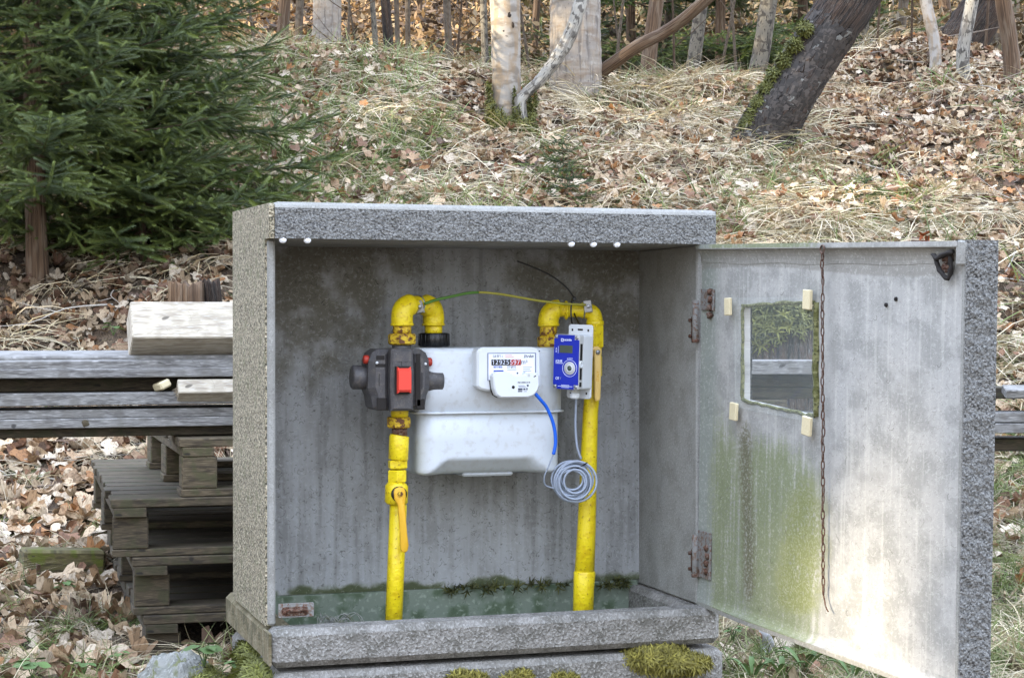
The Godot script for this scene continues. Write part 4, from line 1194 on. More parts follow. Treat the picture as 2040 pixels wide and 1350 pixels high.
func build_logger() -> void:
	var turn := Basis(Vector3.UP, -0.89) * Basis(Vector3.BACK, -0.035)
	var t := thing("data_logger", "blue and white gas data logger box hung on the right pipe by a black tie", "data logger", Vector3(0.6600, 0.523, -0.120))
	t.transform.basis = turn
	var st := S()
	prism(st, rrect(0.0, 0.0, 0.060, 0.160, 0.006), -0.060, -0.0555, 0.001)
	var base := obj("base_plate", st, M.white, t)
	for q in [[-0.020, 0.068], [0.020, 0.068], [-0.020, -0.068], [0.020, -0.068]]:
		st = S()
		box(st, Vector3(q[0], q[1], -0.0553), Vector3(0.004, 0.005, 0.0008), 0.0003)
		obj("screw_hole", st, M.recess, base)
	st = S()
	box(st, Vector3(0, 0.069, -0.0553), Vector3(0.013, 0.004, 0.0008), 0.0003)
	obj("hanging_slot", st, M.recess, base)
	st = S(); prism(st, rrect(0.0, 0.0, 0.062, 0.116, 0.004), -0.0555, -0.019, 0.002)
	obj("housing", st, M.white, t)
	st = S(); prism(st, rrect(0.0, 0.0, 0.0625, 0.117, 0.004), -0.019, -0.0008, 0.0015)
	obj("clear_lid", st, M.grey_plastic, t)
	st = S(); prism(st, PackedVector2Array([Vector2(-0.031, -0.049), Vector2(-0.022, -0.049), Vector2(-0.022, -0.058), Vector2(0.021, -0.058), Vector2(0.021, -0.048), Vector2(0.031, -0.048), Vector2(0.031, 0.048), Vector2(0.020, 0.048), Vector2(0.020, 0.058), Vector2(-0.022, 0.058), Vector2(-0.022, 0.050), Vector2(-0.031, 0.050)]), -0.002, 0.0004, 0.0003)
	var face := obj("front_panel", st, M.blue, t)
	for q in [[-0.0265, 0.0535], [0.0255, 0.0525], [-0.0265, -0.0530], [0.0260, -0.0525]]:
		st = S(0); rod(st, Vector3(q[0], q[1], -0.004), Vector3(q[0], q[1], 0.0008), 0.0042, 12, 0.0008)
		obj("lid_screw", st, M.zinc, t)
	for q in [[0.022, 0.036], [-0.024, 0.026], [-0.047, 0.010]]:
		st = S()
		box(st, Vector3(0.0314, q[0], -0.010), Vector3(0.0012, q[1], 0.0085), 0.0003)
		obj("dark_gap", st, M.black, t)
	st = S(0); ring(st, Vector3(0.0316, -0.004, -0.010), Vector3.RIGHT, 0.0062, 0.0022, 20, 8, 0.8)
	obj("white_ring", st, M.white, t)
	st = S(); box(st, Vector3(-0.0005, 0.0275, 0.0005), Vector3(0.0330, 0.0165, 0.001), 0.0003)
	obj("display", st, M.lcd, t)
	st = S(0); rod(st, Vector3(0.010, -0.013, 0.0), Vector3(0.010, -0.013, 0.0014), 0.0142, 30, 0.0006)
	var button := obj("button", st, M.grey_plastic, t)
	st = S(0); ring(st, Vector3(0.010, -0.013, 0.0006), Vector3.BACK, 0.0178, 0.0005, 40, 5); obj("button_ring", st, M.print_white, button)
	st = S(0); ring(st, Vector3(0.010, -0.013, 0.0013), Vector3.BACK, 0.0066, 0.0010, 24, 6); obj("button_ring", st, M.white, button)
	st = S(0); rod(st, Vector3(0.010, -0.013, 0.0012), Vector3(0.010, -0.013, 0.0018), 0.0056, 20); obj("button_eye", st, M.lcd, button)
	var z := 0.0005
	lettering("acorde", 0.0046, Transform3D(Basis.IDENTITY, Vector3(0.0035, 0.0475, z)), M.print_white, face, true, 0.018)
	st = S(); box(st, Vector3(-0.0105, 0.0468, z), Vector3(0.0062, 0.0066, 0.0004), 0.0); obj("print", st, M.print_white, face)
	st = S(); box(st, Vector3(-0.0105, 0.0468, z + 0.0003), Vector3(0.0034, 0.0036, 0.0004), 0.0); obj("print", st, M.blue, face)
	lettering("A", 0.0040, Transform3D(Basis.IDENTITY, Vector3(-0.0250, 0.0275, z)), M.print_white, face)
	lettering("B", 0.0040, Transform3D(Basis.IDENTITY, Vector3(-0.0250, 0.0220, z)), M.print_white, face)
	st = S(); box(st, Vector3(-0.0200, 0.0255, z), Vector3(0.0006, 0.015, 0.0004), 0.0); obj("print", st, M.print_white, face)
	lettering("ACR-05", 0.0052, Transform3D(Basis.IDENTITY, Vector3(-0.0175, 0.0015, z)), M.print_white, face, true, 0.0165)
	lettering("Volumenrecorder", 0.0030, Transform3D(Basis.IDENTITY, Vector3(-0.0165, -0.0028, z)), M.print_white, face, false, 0.0185)
	lettering("ACTIVATE", 0.0026, Transform3D(Basis(Vector3.BACK, 0.08), Vector3(0.010, 0.0078, z)), M.print_white, face, false, 0.014)
	lettering("CE", 0.0056, Transform3D(Basis.IDENTITY, Vector3(-0.0205, -0.0355, z)), M.print_white, face, true, 0.008)
	lettering("Y", 0.0052, Transform3D(Basis.IDENTITY, Vector3(-0.0125, -0.0355, z)), M.print_grey, face)
	for q in [[0.0, -0.0495, 0.020], [0.0, -0.0518, 0.036], [0.0, -0.0540, 0.020]]:
		st = S(); box(st, Vector3(q[0], q[1], z), Vector3(q[2], 0.0009, 0.0004), 0.0); obj("print", st, M.print_white, face)
	st = S(0); rod(st, Vector3(0.008, -0.058, -0.028), Vector3(0.008, -0.066, -0.028), 0.0105, 18, 0.001)
	var gland := obj("cable_gland", st, M.grey_plastic, t)
	st = S(); prism(st, ngon(Vector2.ZERO, 0.0105, 8), 0.0, 0.013, 0.0025, Transform3D(Basis(Vector3.RIGHT, PI / 2), Vector3(0.008, -0.066, -0.028)), true)
	obj("gland_nut", st, M.white, gland)

# ---------------------------------------------------------------- the lie of the land
const PROFILE := [[-30.0, -1.1], [0.0, -0.90], [3.0, -0.84], [4.5, -0.815], [5.0, -0.80], [5.5, -0.75], [6.0, -0.66], [6.5, -0.50], [7.0, -0.30], [7.5, -0.05], [8.0, 0.20], [9.0, 0.66], [10.0, 1.08], [10.5, 1.23], [11.0, 1.33], [12.0, 1.43], [14.0, 1.55], [18.0, 2.0], [25.0, 3.2], [40.0, 8.2], [60.0, 17.0], [90.0, 30.0]]

func rise(u: float, v: float) -> float:
	var k := 1
	while k < PROFILE.size() - 1 and PROFILE[k][0] < v: k += 1
	var a: Array = PROFILE[maxi(k - 2, 0)]
	var b: Array = PROFILE[k - 1]
	var c: Array = PROFILE[k]
	var d: Array = PROFILE[mini(k + 1, PROFILE.size() - 1)]
	var w: float = c[0] - b[0]
	var t := clampf((v - b[0]) / w, 0.0, 1.0)
	var m0: float = (c[1] - a[1]) / (c[0] - a[0]) * w
	var m1: float = (d[1] - b[1]) / (d[0] - b[0]) * w
	var y: float = (2 * t * t * t - 3 * t * t + 1) * b[1] + (t * t * t - 2 * t * t + t) * m0 + (-2 * t * t * t + 3 * t * t) * c[1] + (t * t * t - t * t) * m1
	y += 0.26 * exp(-pow((u + 1.15) / 0.9, 2) - pow((v - 10.6) / 0.9, 2))
	y += 0.24 * exp(-pow((u - 2.55) / 0.55, 2) - pow((v - 12.0) / 0.9, 2))
	y += 0.10 * smoothstep(1.6, 3.0, u) * smoothstep(10.0, 12.0, v)
	var wild := smoothstep(5.6, 8.5, v)
	y += wild * (0.13 * bumps.get_noise_2d(u, v) + 0.05 * bumps.get_noise_2d(u * 3.1, v * 3.1))
	y += (1.0 - wild) * 0.02 * bumps.get_noise_2d(u * 3.0, v * 3.0)
	return y

func land(u: float, v: float, lift := 0.0) -> Vector3:
	var p := EYE + ASIDE * u + AHEAD * v
	p.y = EYE.y + rise(u, v) + lift
	return p

func slope(u: float, v: float) -> Vector3:
	var e := 0.04
	var a := land(u + e, v) - land(u - e, v)
	var b := land(u, v + e) - land(u, v - e)
	var n := a.cross(b).normalized()
	return n if n.y > 0 else -n

var ground: MeshInstance3D

func build_ground() -> void:
	var us := []
	var vs := []
	for k in 12: us.append(-40.0 + k * 3.0)
	var x := -3.8
	while x < 4.6:
		us.append(x)
		x += 0.08
	for k in 12: us.append(5.0 + k * 3.2)
	for k in 12: vs.append(-30.0 + 2.7 * k)
	x = 2.8
	while x < 13.0:
		vs.append(x)
		x += 0.08
	x = 13.5
	while x < 90.0:
		vs.append(x)
		x *= 1.06
	var st := S(0)
	var nu := us.size() - 1
	var nv := vs.size() - 1
	sheet(st, nu, nv, func(a, b): return land(us[int(round(a * nu))], vs[int(round(b * nv))]), true)
	ground = obj("ground", st, M.soil)
	tag(ground, "leaf strewn woodland ground rising into a bank behind the cabinet", "ground", "", "structure")

# ---------------------------------------------------------------- stacked timber
func plank(called: String, parent: Node, at: Vector3, size: Vector3, m: Material, tint := 1.0, roll := 0.0, yaw := 0.0, bev := 0.002) -> MeshInstance3D:
	var st := S()
	st.set_color(Color(tint, tint, tint))
	box(st, Vector3.ZERO, size, bev, Basis.IDENTITY, Vector2(rng.randf() * 7, rng.randf() * 7))
	var o := obj(called, st, m, parent)
	o.transform = Transform3D(Basis(Vector3.UP, yaw) * Basis(Vector3.RIGHT, roll), at)
	return o

func pallet(label: String, x: float, y: float, zf: float, wide: float, deep: float, m: Material, tint: float, yaw: float, at_end := false) -> void:
	var t := thing("wooden_pallet", label, "pallet", Vector3(x, y, zf), "pallets stacked beside the cabinet")
	t.rotation.y = yaw
	# y: foot board 0-0.018, blocks to 0.098, bearers to 0.122, deck to 0.144
	for q in [0.05, 0.5, 0.95]:
		var z: float = -deep * q
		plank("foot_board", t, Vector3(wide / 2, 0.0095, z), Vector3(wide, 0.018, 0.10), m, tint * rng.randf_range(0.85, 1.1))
		for p in [0.038, 0.5, 0.962]:
			var s := S()
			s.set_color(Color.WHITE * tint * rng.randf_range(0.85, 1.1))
			box(s, Vector3.ZERO, Vector3(0.086, 0.079, 0.098), 0.003, Basis(Vector3.UP, rng.randfn(0, 0.03)), Vector2(rng.randf() * 5, rng.randf() * 5))
			var o := obj("block", s, m, t)
			o.position = Vector3(wide * p + (0.002 if p < 0.1 else 0.0), 0.0585, z + rng.randfn(0, 0.004))
	for p in [0.036, 0.5, 0.964]:
		var s := S()
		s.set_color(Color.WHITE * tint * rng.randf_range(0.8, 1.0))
		box(s, Vector3(0, 0, 0), Vector3(0.078, 0.023, deep), 0.002)
		var o := obj("bearer", s, m, t)
		o.position = Vector3(wide * p, 0.1098, -deep / 2)
	var n := int(deep / 0.122)
	for k in n:
		plank("deck_board", t, Vector3(wide / 2 + rng.randfn(0, 0.003), 0.1325, -0.062 - (deep - 0.124) * k / (n - 1.0)), Vector3(wide, 0.021, 0.124 if k == 0 else rng.randf_range(0.100, 0.118)), m, tint * rng.randf_range(0.85, 1.15))

func build_timber() -> void:
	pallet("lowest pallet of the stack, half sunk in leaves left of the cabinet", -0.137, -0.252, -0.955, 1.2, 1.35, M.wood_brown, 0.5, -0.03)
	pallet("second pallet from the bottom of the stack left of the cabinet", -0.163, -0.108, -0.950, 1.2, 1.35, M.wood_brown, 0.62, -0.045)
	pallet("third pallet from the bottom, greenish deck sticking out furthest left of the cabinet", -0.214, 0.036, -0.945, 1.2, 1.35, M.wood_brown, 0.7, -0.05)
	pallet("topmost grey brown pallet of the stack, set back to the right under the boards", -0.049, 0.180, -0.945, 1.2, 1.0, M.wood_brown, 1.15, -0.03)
	# long weathered boards, running behind the cabinet
	var boards := [
		# y0, y1, z front, depth, tint, roll, material, label
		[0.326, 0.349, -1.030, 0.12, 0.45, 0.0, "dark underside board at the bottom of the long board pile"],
		[0.3495, 0.3735, -1.000, 0.14, 1.5, 0.0, "bluish grey long board with a dark knot, second from the bottom"],
		[0.374, 0.396, -1.012, 0.14, 1.05, 0.02, "dull grey long board third from the bottom of the pile"],
		[0.404, 0.436, -1.005, 0.13, 1.3, 0.0, "grey long board with a pale top edge, in the middle of the pile"],
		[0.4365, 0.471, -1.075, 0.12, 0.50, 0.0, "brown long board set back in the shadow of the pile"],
		[0.4715, 0.495, -1.000, 0.15, 1.45, 0.0, "smooth bluish long board, second from the top of the pile"],
		[0.4955, 0.520, -1.012, 0.17, 1.2, 0.07, "topmost weathered long board of the pile, tilted to the front"]]
	var lift := 0.0
	for b in boards:
		var t := thing("long_board", b[6], "board", Vector3(-0.35, (b[0] + b[1]) / 2, b[2] - b[3] / 2), "long weathered boards stacked on the pallets")
		var st := S()
		st.set_color(Color.WHITE * b[4])
		box(st, Vector3.ZERO, Vector3(2.3, b[1] - b[0] - 0.001, b[3]), 0.002, Basis(Vector3.RIGHT, b[5]), Vector2(rng.randf() * 6, rng.randf() * 6))
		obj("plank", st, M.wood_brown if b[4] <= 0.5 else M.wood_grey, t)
		if b[6].contains("knot"):
			st = S(0)
			ball(st, Vector3(0.0, 0.0, b[3] / 2 - 0.0015), 0.0105, 12, 0.3, Vector3(1, 1.0, 0.3))
			obj("knot", st, M.wood_brown, t)
			t.get_child(1).position.x = 0.078
		if b[6].contains("topmost"):
			st = S()
			st.set_color(Color.WHITE * 1.4)
			box(st, Vector3(0, 0.0165, -0.008), Vector3(2.3, 0.013, 0.13), 0.004, Basis(Vector3.RIGHT, 0.10), Vector2(1.3, 2.2))
			obj("worn_face", st, M.wood_grey, t)
	# squared beam lying on its edge, and the pale plank poking out
	var s := 0.104
	var bt := thing("squared_beam", "pale freshly sawn square beam lying on the topmost long board", "beam", Vector3(0.30, 0.5890, -1.06))
	var beam := plank("beam", bt, Vector3.ZERO, Vector3(0.92, s, s), M.wood_pale, 1.0, 0.0, 0.0, 0.003)
	beam.transform.basis = Basis(Vector3.RIGHT, -0.52)
	var pt := thing("pale_plank", "pale plank with a splintered end wedged into the pile of long boards", "plank", Vector3(0.36, 0.4375, -0.995))
	var pl := plank("plank", pt, Vector3.ZERO, Vector3(0.82, 0.040, 0.048), M.wood_pale, 0.95, 0.60, 0.0, 0.002)
	pl.transform.basis = Basis(Vector3.UP, -0.02) * Basis(Vector3.RIGHT, -0.60)
	st_splinters(pt)
	var chip := S()
	box(chip, Vector3.ZERO, Vector3(0.030, 0.020, 0.05), 0.004, Basis(Vector3.BACK, 0.45) * Basis(Vector3.UP, 0.3))
	var c := obj("wood_chip", chip, M.cream)
	c.position = Vector3(-0.085, 0.452, -1.02)
	tag(c, "small pale wooden wedge stuck between two long boards", "wedge")
	# mossy timber lying behind the stack
	var mt := thing("mossy_timber", "short squared timber green with moss, lying in the leaves behind the pallets", "timber", Vector3(-0.255, -0.11, -2.05))
	var tb := plank("timber", mt, Vector3.ZERO, Vector3(0.24, 0.085, 0.10), M.wood_moss, 1.0, 0.0, 0.0, 0.008)
	tb.transform.basis = Basis(Vector3.UP, 0.12) * Basis(Vector3.BACK, -0.06)
	# boards and their pallet on the far side of the door
	var right := Basis(ASIDE, Vector3.UP, -AHEAD)
	var far := [
		[0.462, 0.502, 5.14, 0.5, 1.32, 0.95, "thick pale grey board on top of the right pile, seen through the door window"],
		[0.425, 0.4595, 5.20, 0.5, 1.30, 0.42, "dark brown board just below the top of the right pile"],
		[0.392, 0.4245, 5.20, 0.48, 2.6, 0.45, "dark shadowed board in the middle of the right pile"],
		[0.330, 0.3575, 5.12, 0.5, 2.7, 1.0, "bluish board in the right pile, next to the granite door edge"],
		[0.301, 0.3285, 5.10, 0.52, 2.75, 0.9, "lower light grey board in the right pile, next to the granite door edge"],
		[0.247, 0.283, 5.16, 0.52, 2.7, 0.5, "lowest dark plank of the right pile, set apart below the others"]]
	for f in far:
		var o := plank("short_board", null, Vector3.ZERO, Vector3(f[4] - f[3], f[1] - f[0] - 0.001, 0.14), M.wood_grey if f[5] > 0.6 else M.wood_brown, f[5])
		var p: Vector3 = EYE + ASIDE * ((f[3] + f[4]) / 2) + AHEAD * (f[2] + 0.07)
		p.y = (f[0] + f[1]) / 2
		o.transform = Transform3D(right, p)
		tag(o, f[6], "board", "boards piled to the right of the cabinet")
	# a slatted rack of the far boards seen between them at the right edge
	for f in [[0.3925, 0.430, 5.08, 1.36, 2.75, 1.05, "whitish board uppermost of those next to the granite door edge"]]:
		var o := plank("short_board", null, Vector3.ZERO, Vector3(f[4] - f[3], f[1] - f[0] - 0.014, 0.05), M.wood_grey, f[5])
		var p: Vector3 = EYE + ASIDE * ((f[3] + f[4]) / 2) + AHEAD * (f[2] + 0.03)
		p.y = (f[0] + f[1]) / 2 + 0.005
		o.transform = Transform3D(right * Basis(Vector3.RIGHT, 0.3), p)
		tag(o, f[6], "board", "boards piled to the right of the cabinet")
	for q in [0.72, 1.18]:
		for y in [[-0.22, 0.245], [0.284, 0.300], [0.3577, 0.3915]]:
			var p: Vector3 = EYE + ASIDE * q + AHEAD * 5.19
			p.y = (y[0] + y[1]) / 2
			var o := plank("bearer_block", null, Vector3.ZERO, Vector3(0.09, y[1] - y[0], 0.12), M.wood_brown, 0.7)
			o.transform = Transform3D(right, p)
			tag(o, ("left" if q < 1 else "right") + " wooden bearer, " + ("the tall foot under" if y[0] < 0 else ("the thin spacer within" if y[0] < 0.3 else "the upper spacer within")) + " the pile right of the cabinet", "bearer")

func st_splinters(parent: Node) -> void:
	var st := S()
	for k in 9:
		var a := Vector3(-0.41, rng.randf_range(-0.02, 0.012), rng.randf_range(-0.02, 0.03))
		tri(st, a, a + Vector3(0, 0.004, 0.002), a + Vector3(-rng.randf_range(0.004, 0.014), rng.randf_range(-0.006, 0.002), 0.001), Vector3.BACK)
	obj("splinters", st, M.wood_pale, parent)

# ---------------------------------------------------------------- trees
func column(px: float, py: float, v: float) -> Vector3:   # a place v metres up the bank, px across and py down the view's tangent plane
	var p := EYE + ASIDE * ((px - 1020.0) / 3685.0 * v) + AHEAD * v
	p.y = EYE.y + (640.0 - py) / 3685.0 * v
	return p

func trunk(called: String, label: String, m: Material, pts: Array, radii: Array, rough: float, group := "", seg := 18, us := 1.0) -> Node3D:
	var t := thing(called, label, "tree", pts[0], group)
	var local := []
	for p in pts: local.append(p - pts[0])
	var path := smooth_path(local, 7)
	var rr := []
	for i in path.size():
		var f := float(i) / 7.0
		var k := mini(int(f), radii.size() - 2)
		rr.append(lerpf(radii[k], radii[k + 1], f - k))
	var st := S(0)
	tube(st, path, rr, seg, true, rough, 7.0, us, 0.6)
	obj("trunk", st, m, t)
	paths[t] = [path, rr]
	return t

var paths := {}

# loose scales of bark standing off a trunk
func bark_plates(t: Node3D, count: int) -> void:
	var st := S()
	for s in [-1.0, 1.0]:
		quad(st, Vector3(-0.5, -0.5, 0.05), Vector3(0.5, -0.4, 0.05), Vector3(0.35, 0.5, 0.22), Vector3(-0.4, 0.42, 0.2), Vector3.BACK)
		tri(st, Vector3(-0.5, -0.5, 0.05), Vector3(0.5, -0.4, 0.05), Vector3(0.0, -0.6, -0.2), Vector3(0, -1, 0.3))
		break
	quad(st, Vector3(-0.4, 0.42, 0.2), Vector3(0.35, 0.5, 0.22), Vector3(0.4, 0.55, -0.2), Vector3(-0.4, 0.5, -0.2), Vector3.UP)
	tri(st, Vector3(0.5, -0.4, 0.05), Vector3(0.35, 0.5, 0.22), Vector3(0.5, 0.0, -0.2), Vector3.RIGHT)
	tri(st, Vector3(-0.5, -0.5, 0.05), Vector3(-0.4, 0.42, 0.2), Vector3(-0.5, 0.0, -0.2), Vector3.LEFT)
	st.generate_normals()
	var mesh := st.commit()
	var path: PackedVector3Array = paths[t][0]
	var xs := []
	var cs := []
	for k in count:
		var i := rng.randi() % (path.size() / 2)
		var f := rng.randf()
		var c := path[i].lerp(path[i + 1], f)
		var along := (path[i + 1] - path[i]).normalized()
		var side := along.cross(AHEAD).normalized()
		var front := side.cross(along).normalized()
		var a := rng.randf() * TAU
		var out := side * cos(a) + front * sin(a)
		var r: float = lerpf(paths[t][1][i], paths[t][1][i + 1], f)
		var x := along.cross(out).normalized()
		var b := Basis(x, along, x.cross(along)) * Basis(Vector3.BACK, rng.randfn(0, 0.25))
		xs.append(Transform3D(b * Basis.from_scale(Vector3(rng.randf_range(0.018, 0.04), rng.randf_range(0.03, 0.075), 0.05)), c + out * r * 0.97))
		var g := rng.randf()
		cs.append(Color(0.022, 0.018, 0.015).lerp(Color(0.085, 0.07, 0.06), g * g) if rng.randf() < 0.965 else Color(0.17, 0.17, 0.155))
	many("bark_scales", mesh, M.blade, xs, cs, t)

func rooted(px: float, v: float, sink := 0.12) -> Vector3:
	return land((px - 1020.0) / 3685.0 * v, v, -sink)

# base pixel, distance, pixel at the picture's head, lean away, width in pixels at foot and head
func stem(called: String, label: String, m: Material, px: float, v: float, top: float, away: float, w0: float, w1: float, rough := 0.08, group := "", bow := 0.0) -> Node3D:
	var a := rooted(px, v)
	var b := column(top, 0.0, v + away)
	var d := b - a
	var r0 := w0 / 2 * v / 3685.0
	var r1 := w1 / 2 * v / 3685.0
	var pts := [a, a + d * 0.16 + ASIDE * bow * 0.3, a + d * 0.5 + ASIDE * bow, b, a + d * 1.7 - ASIDE * bow, a + d * 2.6, a + d * 4.2]
	return trunk(called, label, m, pts, [r0 * 1.25, r0, (r0 + r1) / 2, r1, r1 * 0.9, r1 * 0.75, r1 * 0.4], rough, group, 20 if w0 > 40 else 10, 1.0)

func build_trees() -> void:
	var t := stem("beech_tree", "smooth grey beech with mossy foot and dark scar, mid bank", M.beech, 1012, 9.75, 1006, 0.0, 54, 60, 0.05)
	# a scar ring and bud marks on the beech
	var st := S(0)
	for q in [[1014, 30, 0.020, 0.034], [1004, 62, 0.012, 0.010], [1022, 50, 0.010, 0.022], [1009, 72, 0.016, 0.007]]:
		ball(st, column(q[0], q[1], 9.75 - 0.070) - t.position, 0.7, 10, 0.5, Vector3(q[2], q[3], 0.012))
	obj("scar", st, M.dark_bark, t)
	moss("moss", t, Vector3(1014, 9.74, 0.106), 420)
	var sec := trunk("young_birch", "thin white birch stem growing out crookedly from beside the mossy beech foot", M.birch, [rooted(1052, 9.68), column(1036, 215, 9.65), column(1044, 190, 9.65), column(1075, 160, 9.65), column(1108, 118, 9.65), column(1133, 75, 9.65), column(1152, 20, 9.65), column(1164, -50, 9.65), column(1180, -300, 9.3), column(1190, -700, 9.5)], [0.045, 0.034, 0.030, 0.030, 0.036, 0.038, 0.035, 0.030, 0.025, 0.012], 0.15, "", 12)
	moss("moss", sec, Vector3(1046, 9.66, 0.05), 200)
	stem("thick_tree", "thick tawny grey trunk with flared foot behind the beech", M.tawny, 1146, 10.55, 1146, 0.0, 108, 100, 0.06)
	trunk("leaning_pole", "bare brown dead pole leaning up to the right, behind the thick tawny trunk", M.brown_bark, [column(1195, 145, 10.6), column(1270, 92, 10.5), column(1330, 60, 10.5), column(1400, 5, 10.4), column(1560, -150, 10.3), column(1800, -380, 10.2)], [0.038, 0.036, 0.034, 0.034, 0.03, 0.02], 0.12, "", 10)
	t = trunk("leaning_tree", "big dark rough trunk leaning to the right, its left side mossy", M.dark_bark, [column(1498, 335, 9.6), column(1522, 275, 9.6), column(1560, 205, 9.6), column(1612, 120, 9.65), column(1692, 0, 9.7), column(1820, -190, 9.8), column(2010, -470, 10.0), column(2200, -760, 10.2)], [0.175, 0.152, 0.138, 0.137, 0.142, 0.138, 0.125, 0.09], 0.16, "", 40, 3.0)
	bark_plates(t, 2600)
	for q in [[1472, 255], [1484, 230], [1497, 205], [1512, 178], [1528, 150], [1546, 122], [1566, 92], [1588, 58], [1478, 245], [1490, 238], [1504, 215], [1482, 262], [1500, 228]]:
		moss("moss", t, Vector3(q[0] + 15, 9.53, 0.034), 46, q[1])
	stem("thin_tree", "slim pinkish grey stem leaning left, first of three slim trunks at the right edge", M.beech, 1862, 11.2, 1843, 0.2, 24, 24, 0.06, "slim trunks at the right edge", 0.03)
	stem("thin_tree", "slim pale yellowish stem, middle one of three slim trunks at the right edge", M.birch, 1921, 11.0, 1936, 0.0, 27, 26, 0.06, "slim trunks at the right edge", -0.03)
	stem("thin_tree", "slim brown stem, last of three slim trunks at the right edge", M.brown_bark, 2016, 10.7, 1998, 0.0, 34, 32, 0.07, "slim trunks at the right edge", 0.02)
	t = trunk("leaning_tree", "large dark trunk leaning right beyond the slim stems at the right edge", M.dark_bark, [column(1885, 150, 12.6), column(1905, 105, 12.6), column(1955, 20, 12.6), column(2010, -80, 12.6), column(2200, -380, 12.6)], [0.20, 0.165, 0.155, 0.15, 0.12], 0.16, "", 30, 3.0)
	moss("moss", t, Vector3(1845, 12.4, 0.12), 200, 120)
	# the wood beyond the crest: base px, distance, px at head, width, bark, words
	var list := [
		[560, 13.5, 568, 26, M.brown_bark, "brown trunk furthest left on the crest, beside the spruce tops"],
		[594, 14.5, 598, 18, M.grey_bark, "grey stem right of the furthest left brown trunk on the crest"],
		[655, 12.6, 652, 62, M.tawny, "wide pale brown trunk on the left of the crest, above the grass mound"],
		[700, 13.0, 640, 30, M.dark_bark, "dark trunk leaning left across the crest, beside the wide pale trunk"],
		[737, 12.8, 742, 12, M.dim_birch, "thin bright stem on the crest, left of the dark fissured trunk"],
		[765, 13.2, 768, 22, M.dark_bark, "straight dark trunk on the left crest, right of the thin bright stem"],
		[778, 12.9, 790, 11, M.grey_bark, "thin pinkish stem touching the straight dark trunk on the crest"],
		[806, 14.0, 812, 12, M.grey_bark, "thin grey stem left of the grey poles, over the crest"],
		[838, 18.0, 836, 12, M.brown_bark, "far thin brown stem over the middle of the left crest"],
		[883, 13.5, 890, 17, M.grey_bark, "grey smooth pole on the crest, left of the pale birch"],
		[955, 14.0, 963, 16, M.dim_birch, "pale birch pole just left of the mossy beech"],
		[930, 19.0, 925, 13, M.brown_bark, "far brown stem between grey pole and pale birch"],
		[1058, 15.5, 1070, 16, M.brown_bark, "brown pole in the gap between the beech and the tawny trunk"],
		[1290, 12.3, 1308, 34, M.brown_bark, "brown trunk with a dark mossy foot behind the leaning pole"],
		[1360, 12.8, 1398, 30, M.dim_birch, "blotched black and white birch right of the leaning dead pole"],
		[1328, 15.0, 1332, 16, M.grey_bark, "grey pole between the brown trunk and the blotched birch"],
		[1455, 17.0, 1450, 20, M.brown_bark, "far brown trunk left of the leaning silver birch"],
		[1490, 12.4, 1532, 38, M.dim_birch, "silver birch leaning right, just left of the big dark leaning trunk"],
		[1722, 14.0, 1726, 15, M.dim_birch, "pale birch pole behind the big dark leaning trunk"],
		[1788, 16.0, 1800, 22, M.grey_bark, "far grey trunk over the grass mound on the right"],
		[1905, 17.0, 1880, 26, M.brown_bark, "far brown trunk behind the pinkish slim stem"],
		[1965, 15.0, 1990, 20, M.grey_bark, "curved grey stem between the last two slim trunks"]]
	for q in list:
		stem("woodland_tree", q[5], q[4], q[0], q[1], q[2], 0.0, q[3], q[3] * 0.9, 0.07, "trees of the wood beyond the crest", rng.randf_range(-0.04, 0.04))
	# further poles, each too slim to show more than a stem
	var barks := [M.brown_bark, M.grey_bark, M.dim_birch, M.dark_bark, M.tawny]
	var names := ["brown", "grey", "pale", "dark", "tawny"]
	var pxs := []
	for k in 58: pxs.append(500.0 + 1540.0 * (k + rng.randf()) / 58.0)
	var ordinal := ["first", "second", "third", "fourth", "fifth", "sixth", "seventh", "eighth", "ninth", "tenth", "eleventh", "twelfth", "thirteenth", "fourteenth", "fifteenth", "sixteenth", "seventeenth", "eighteenth", "nineteenth", "twentieth", "twenty first", "twenty second", "twenty third", "twenty fourth", "twenty fifth"]
	var counts := {}
	for k in pxs.size():
		var j := rng.randi() % 5
		var v := rng.randf_range(17.0, 34.0)
		counts[names[j]] = counts.get(names[j], 0) + 1
		stem("forest_pole", "far %s forest pole, %s of the %s ones from the left" % [names[j], ordinal[mini(counts[names[j]] - 1, 24)], names[j]], barks[j], pxs[k], v, pxs[k] + rng.randfn(0, 14), 0.0, rng.randf_range(8, 20), 9, 0.05, "far forest poles", rng.randf_range(-0.05, 0.05))
	# saplings on the crest
	var sp := [[520, 12.0], [690, 11.6], [725, 11.9], [905, 11.5], [985, 11.8], [1062, 10.9], [1083, 10.7], [1215, 11.8], [1245, 12.4], [1345, 11.6], [1425, 12.0], [1470, 11.4], [1640, 12.6], [1745, 11.9], [1815, 11.6], [1960, 12.0]]
	for k in sp.size():
		var px: float = sp[k][0]
		var v: float = sp[k][1]
		var root := rooted(px, v, 0.05)
		var t2 := thing("bare_sapling", "thin bare sapling with side twigs on the crest, %s of its kind from the left" % ordinal[k], "sapling", root, "bare saplings on the crest")
		var stm := S(0)
		var tip := Vector3(rng.randfn(0, 0.25), rng.randf_range(1.6, 2.6), rng.randfn(0, 0.25))
		var mid := tip * 0.5 + Vector3(rng.randfn(0, 0.05), 0, rng.randfn(0, 0.05))
		tube(stm, smooth_path([Vector3.ZERO, mid, tip], 6), _taper(rng.randf_range(0.007, 0.013), 13), 6)
		obj("trunk", stm, barks[rng.randi() % 2], t2)
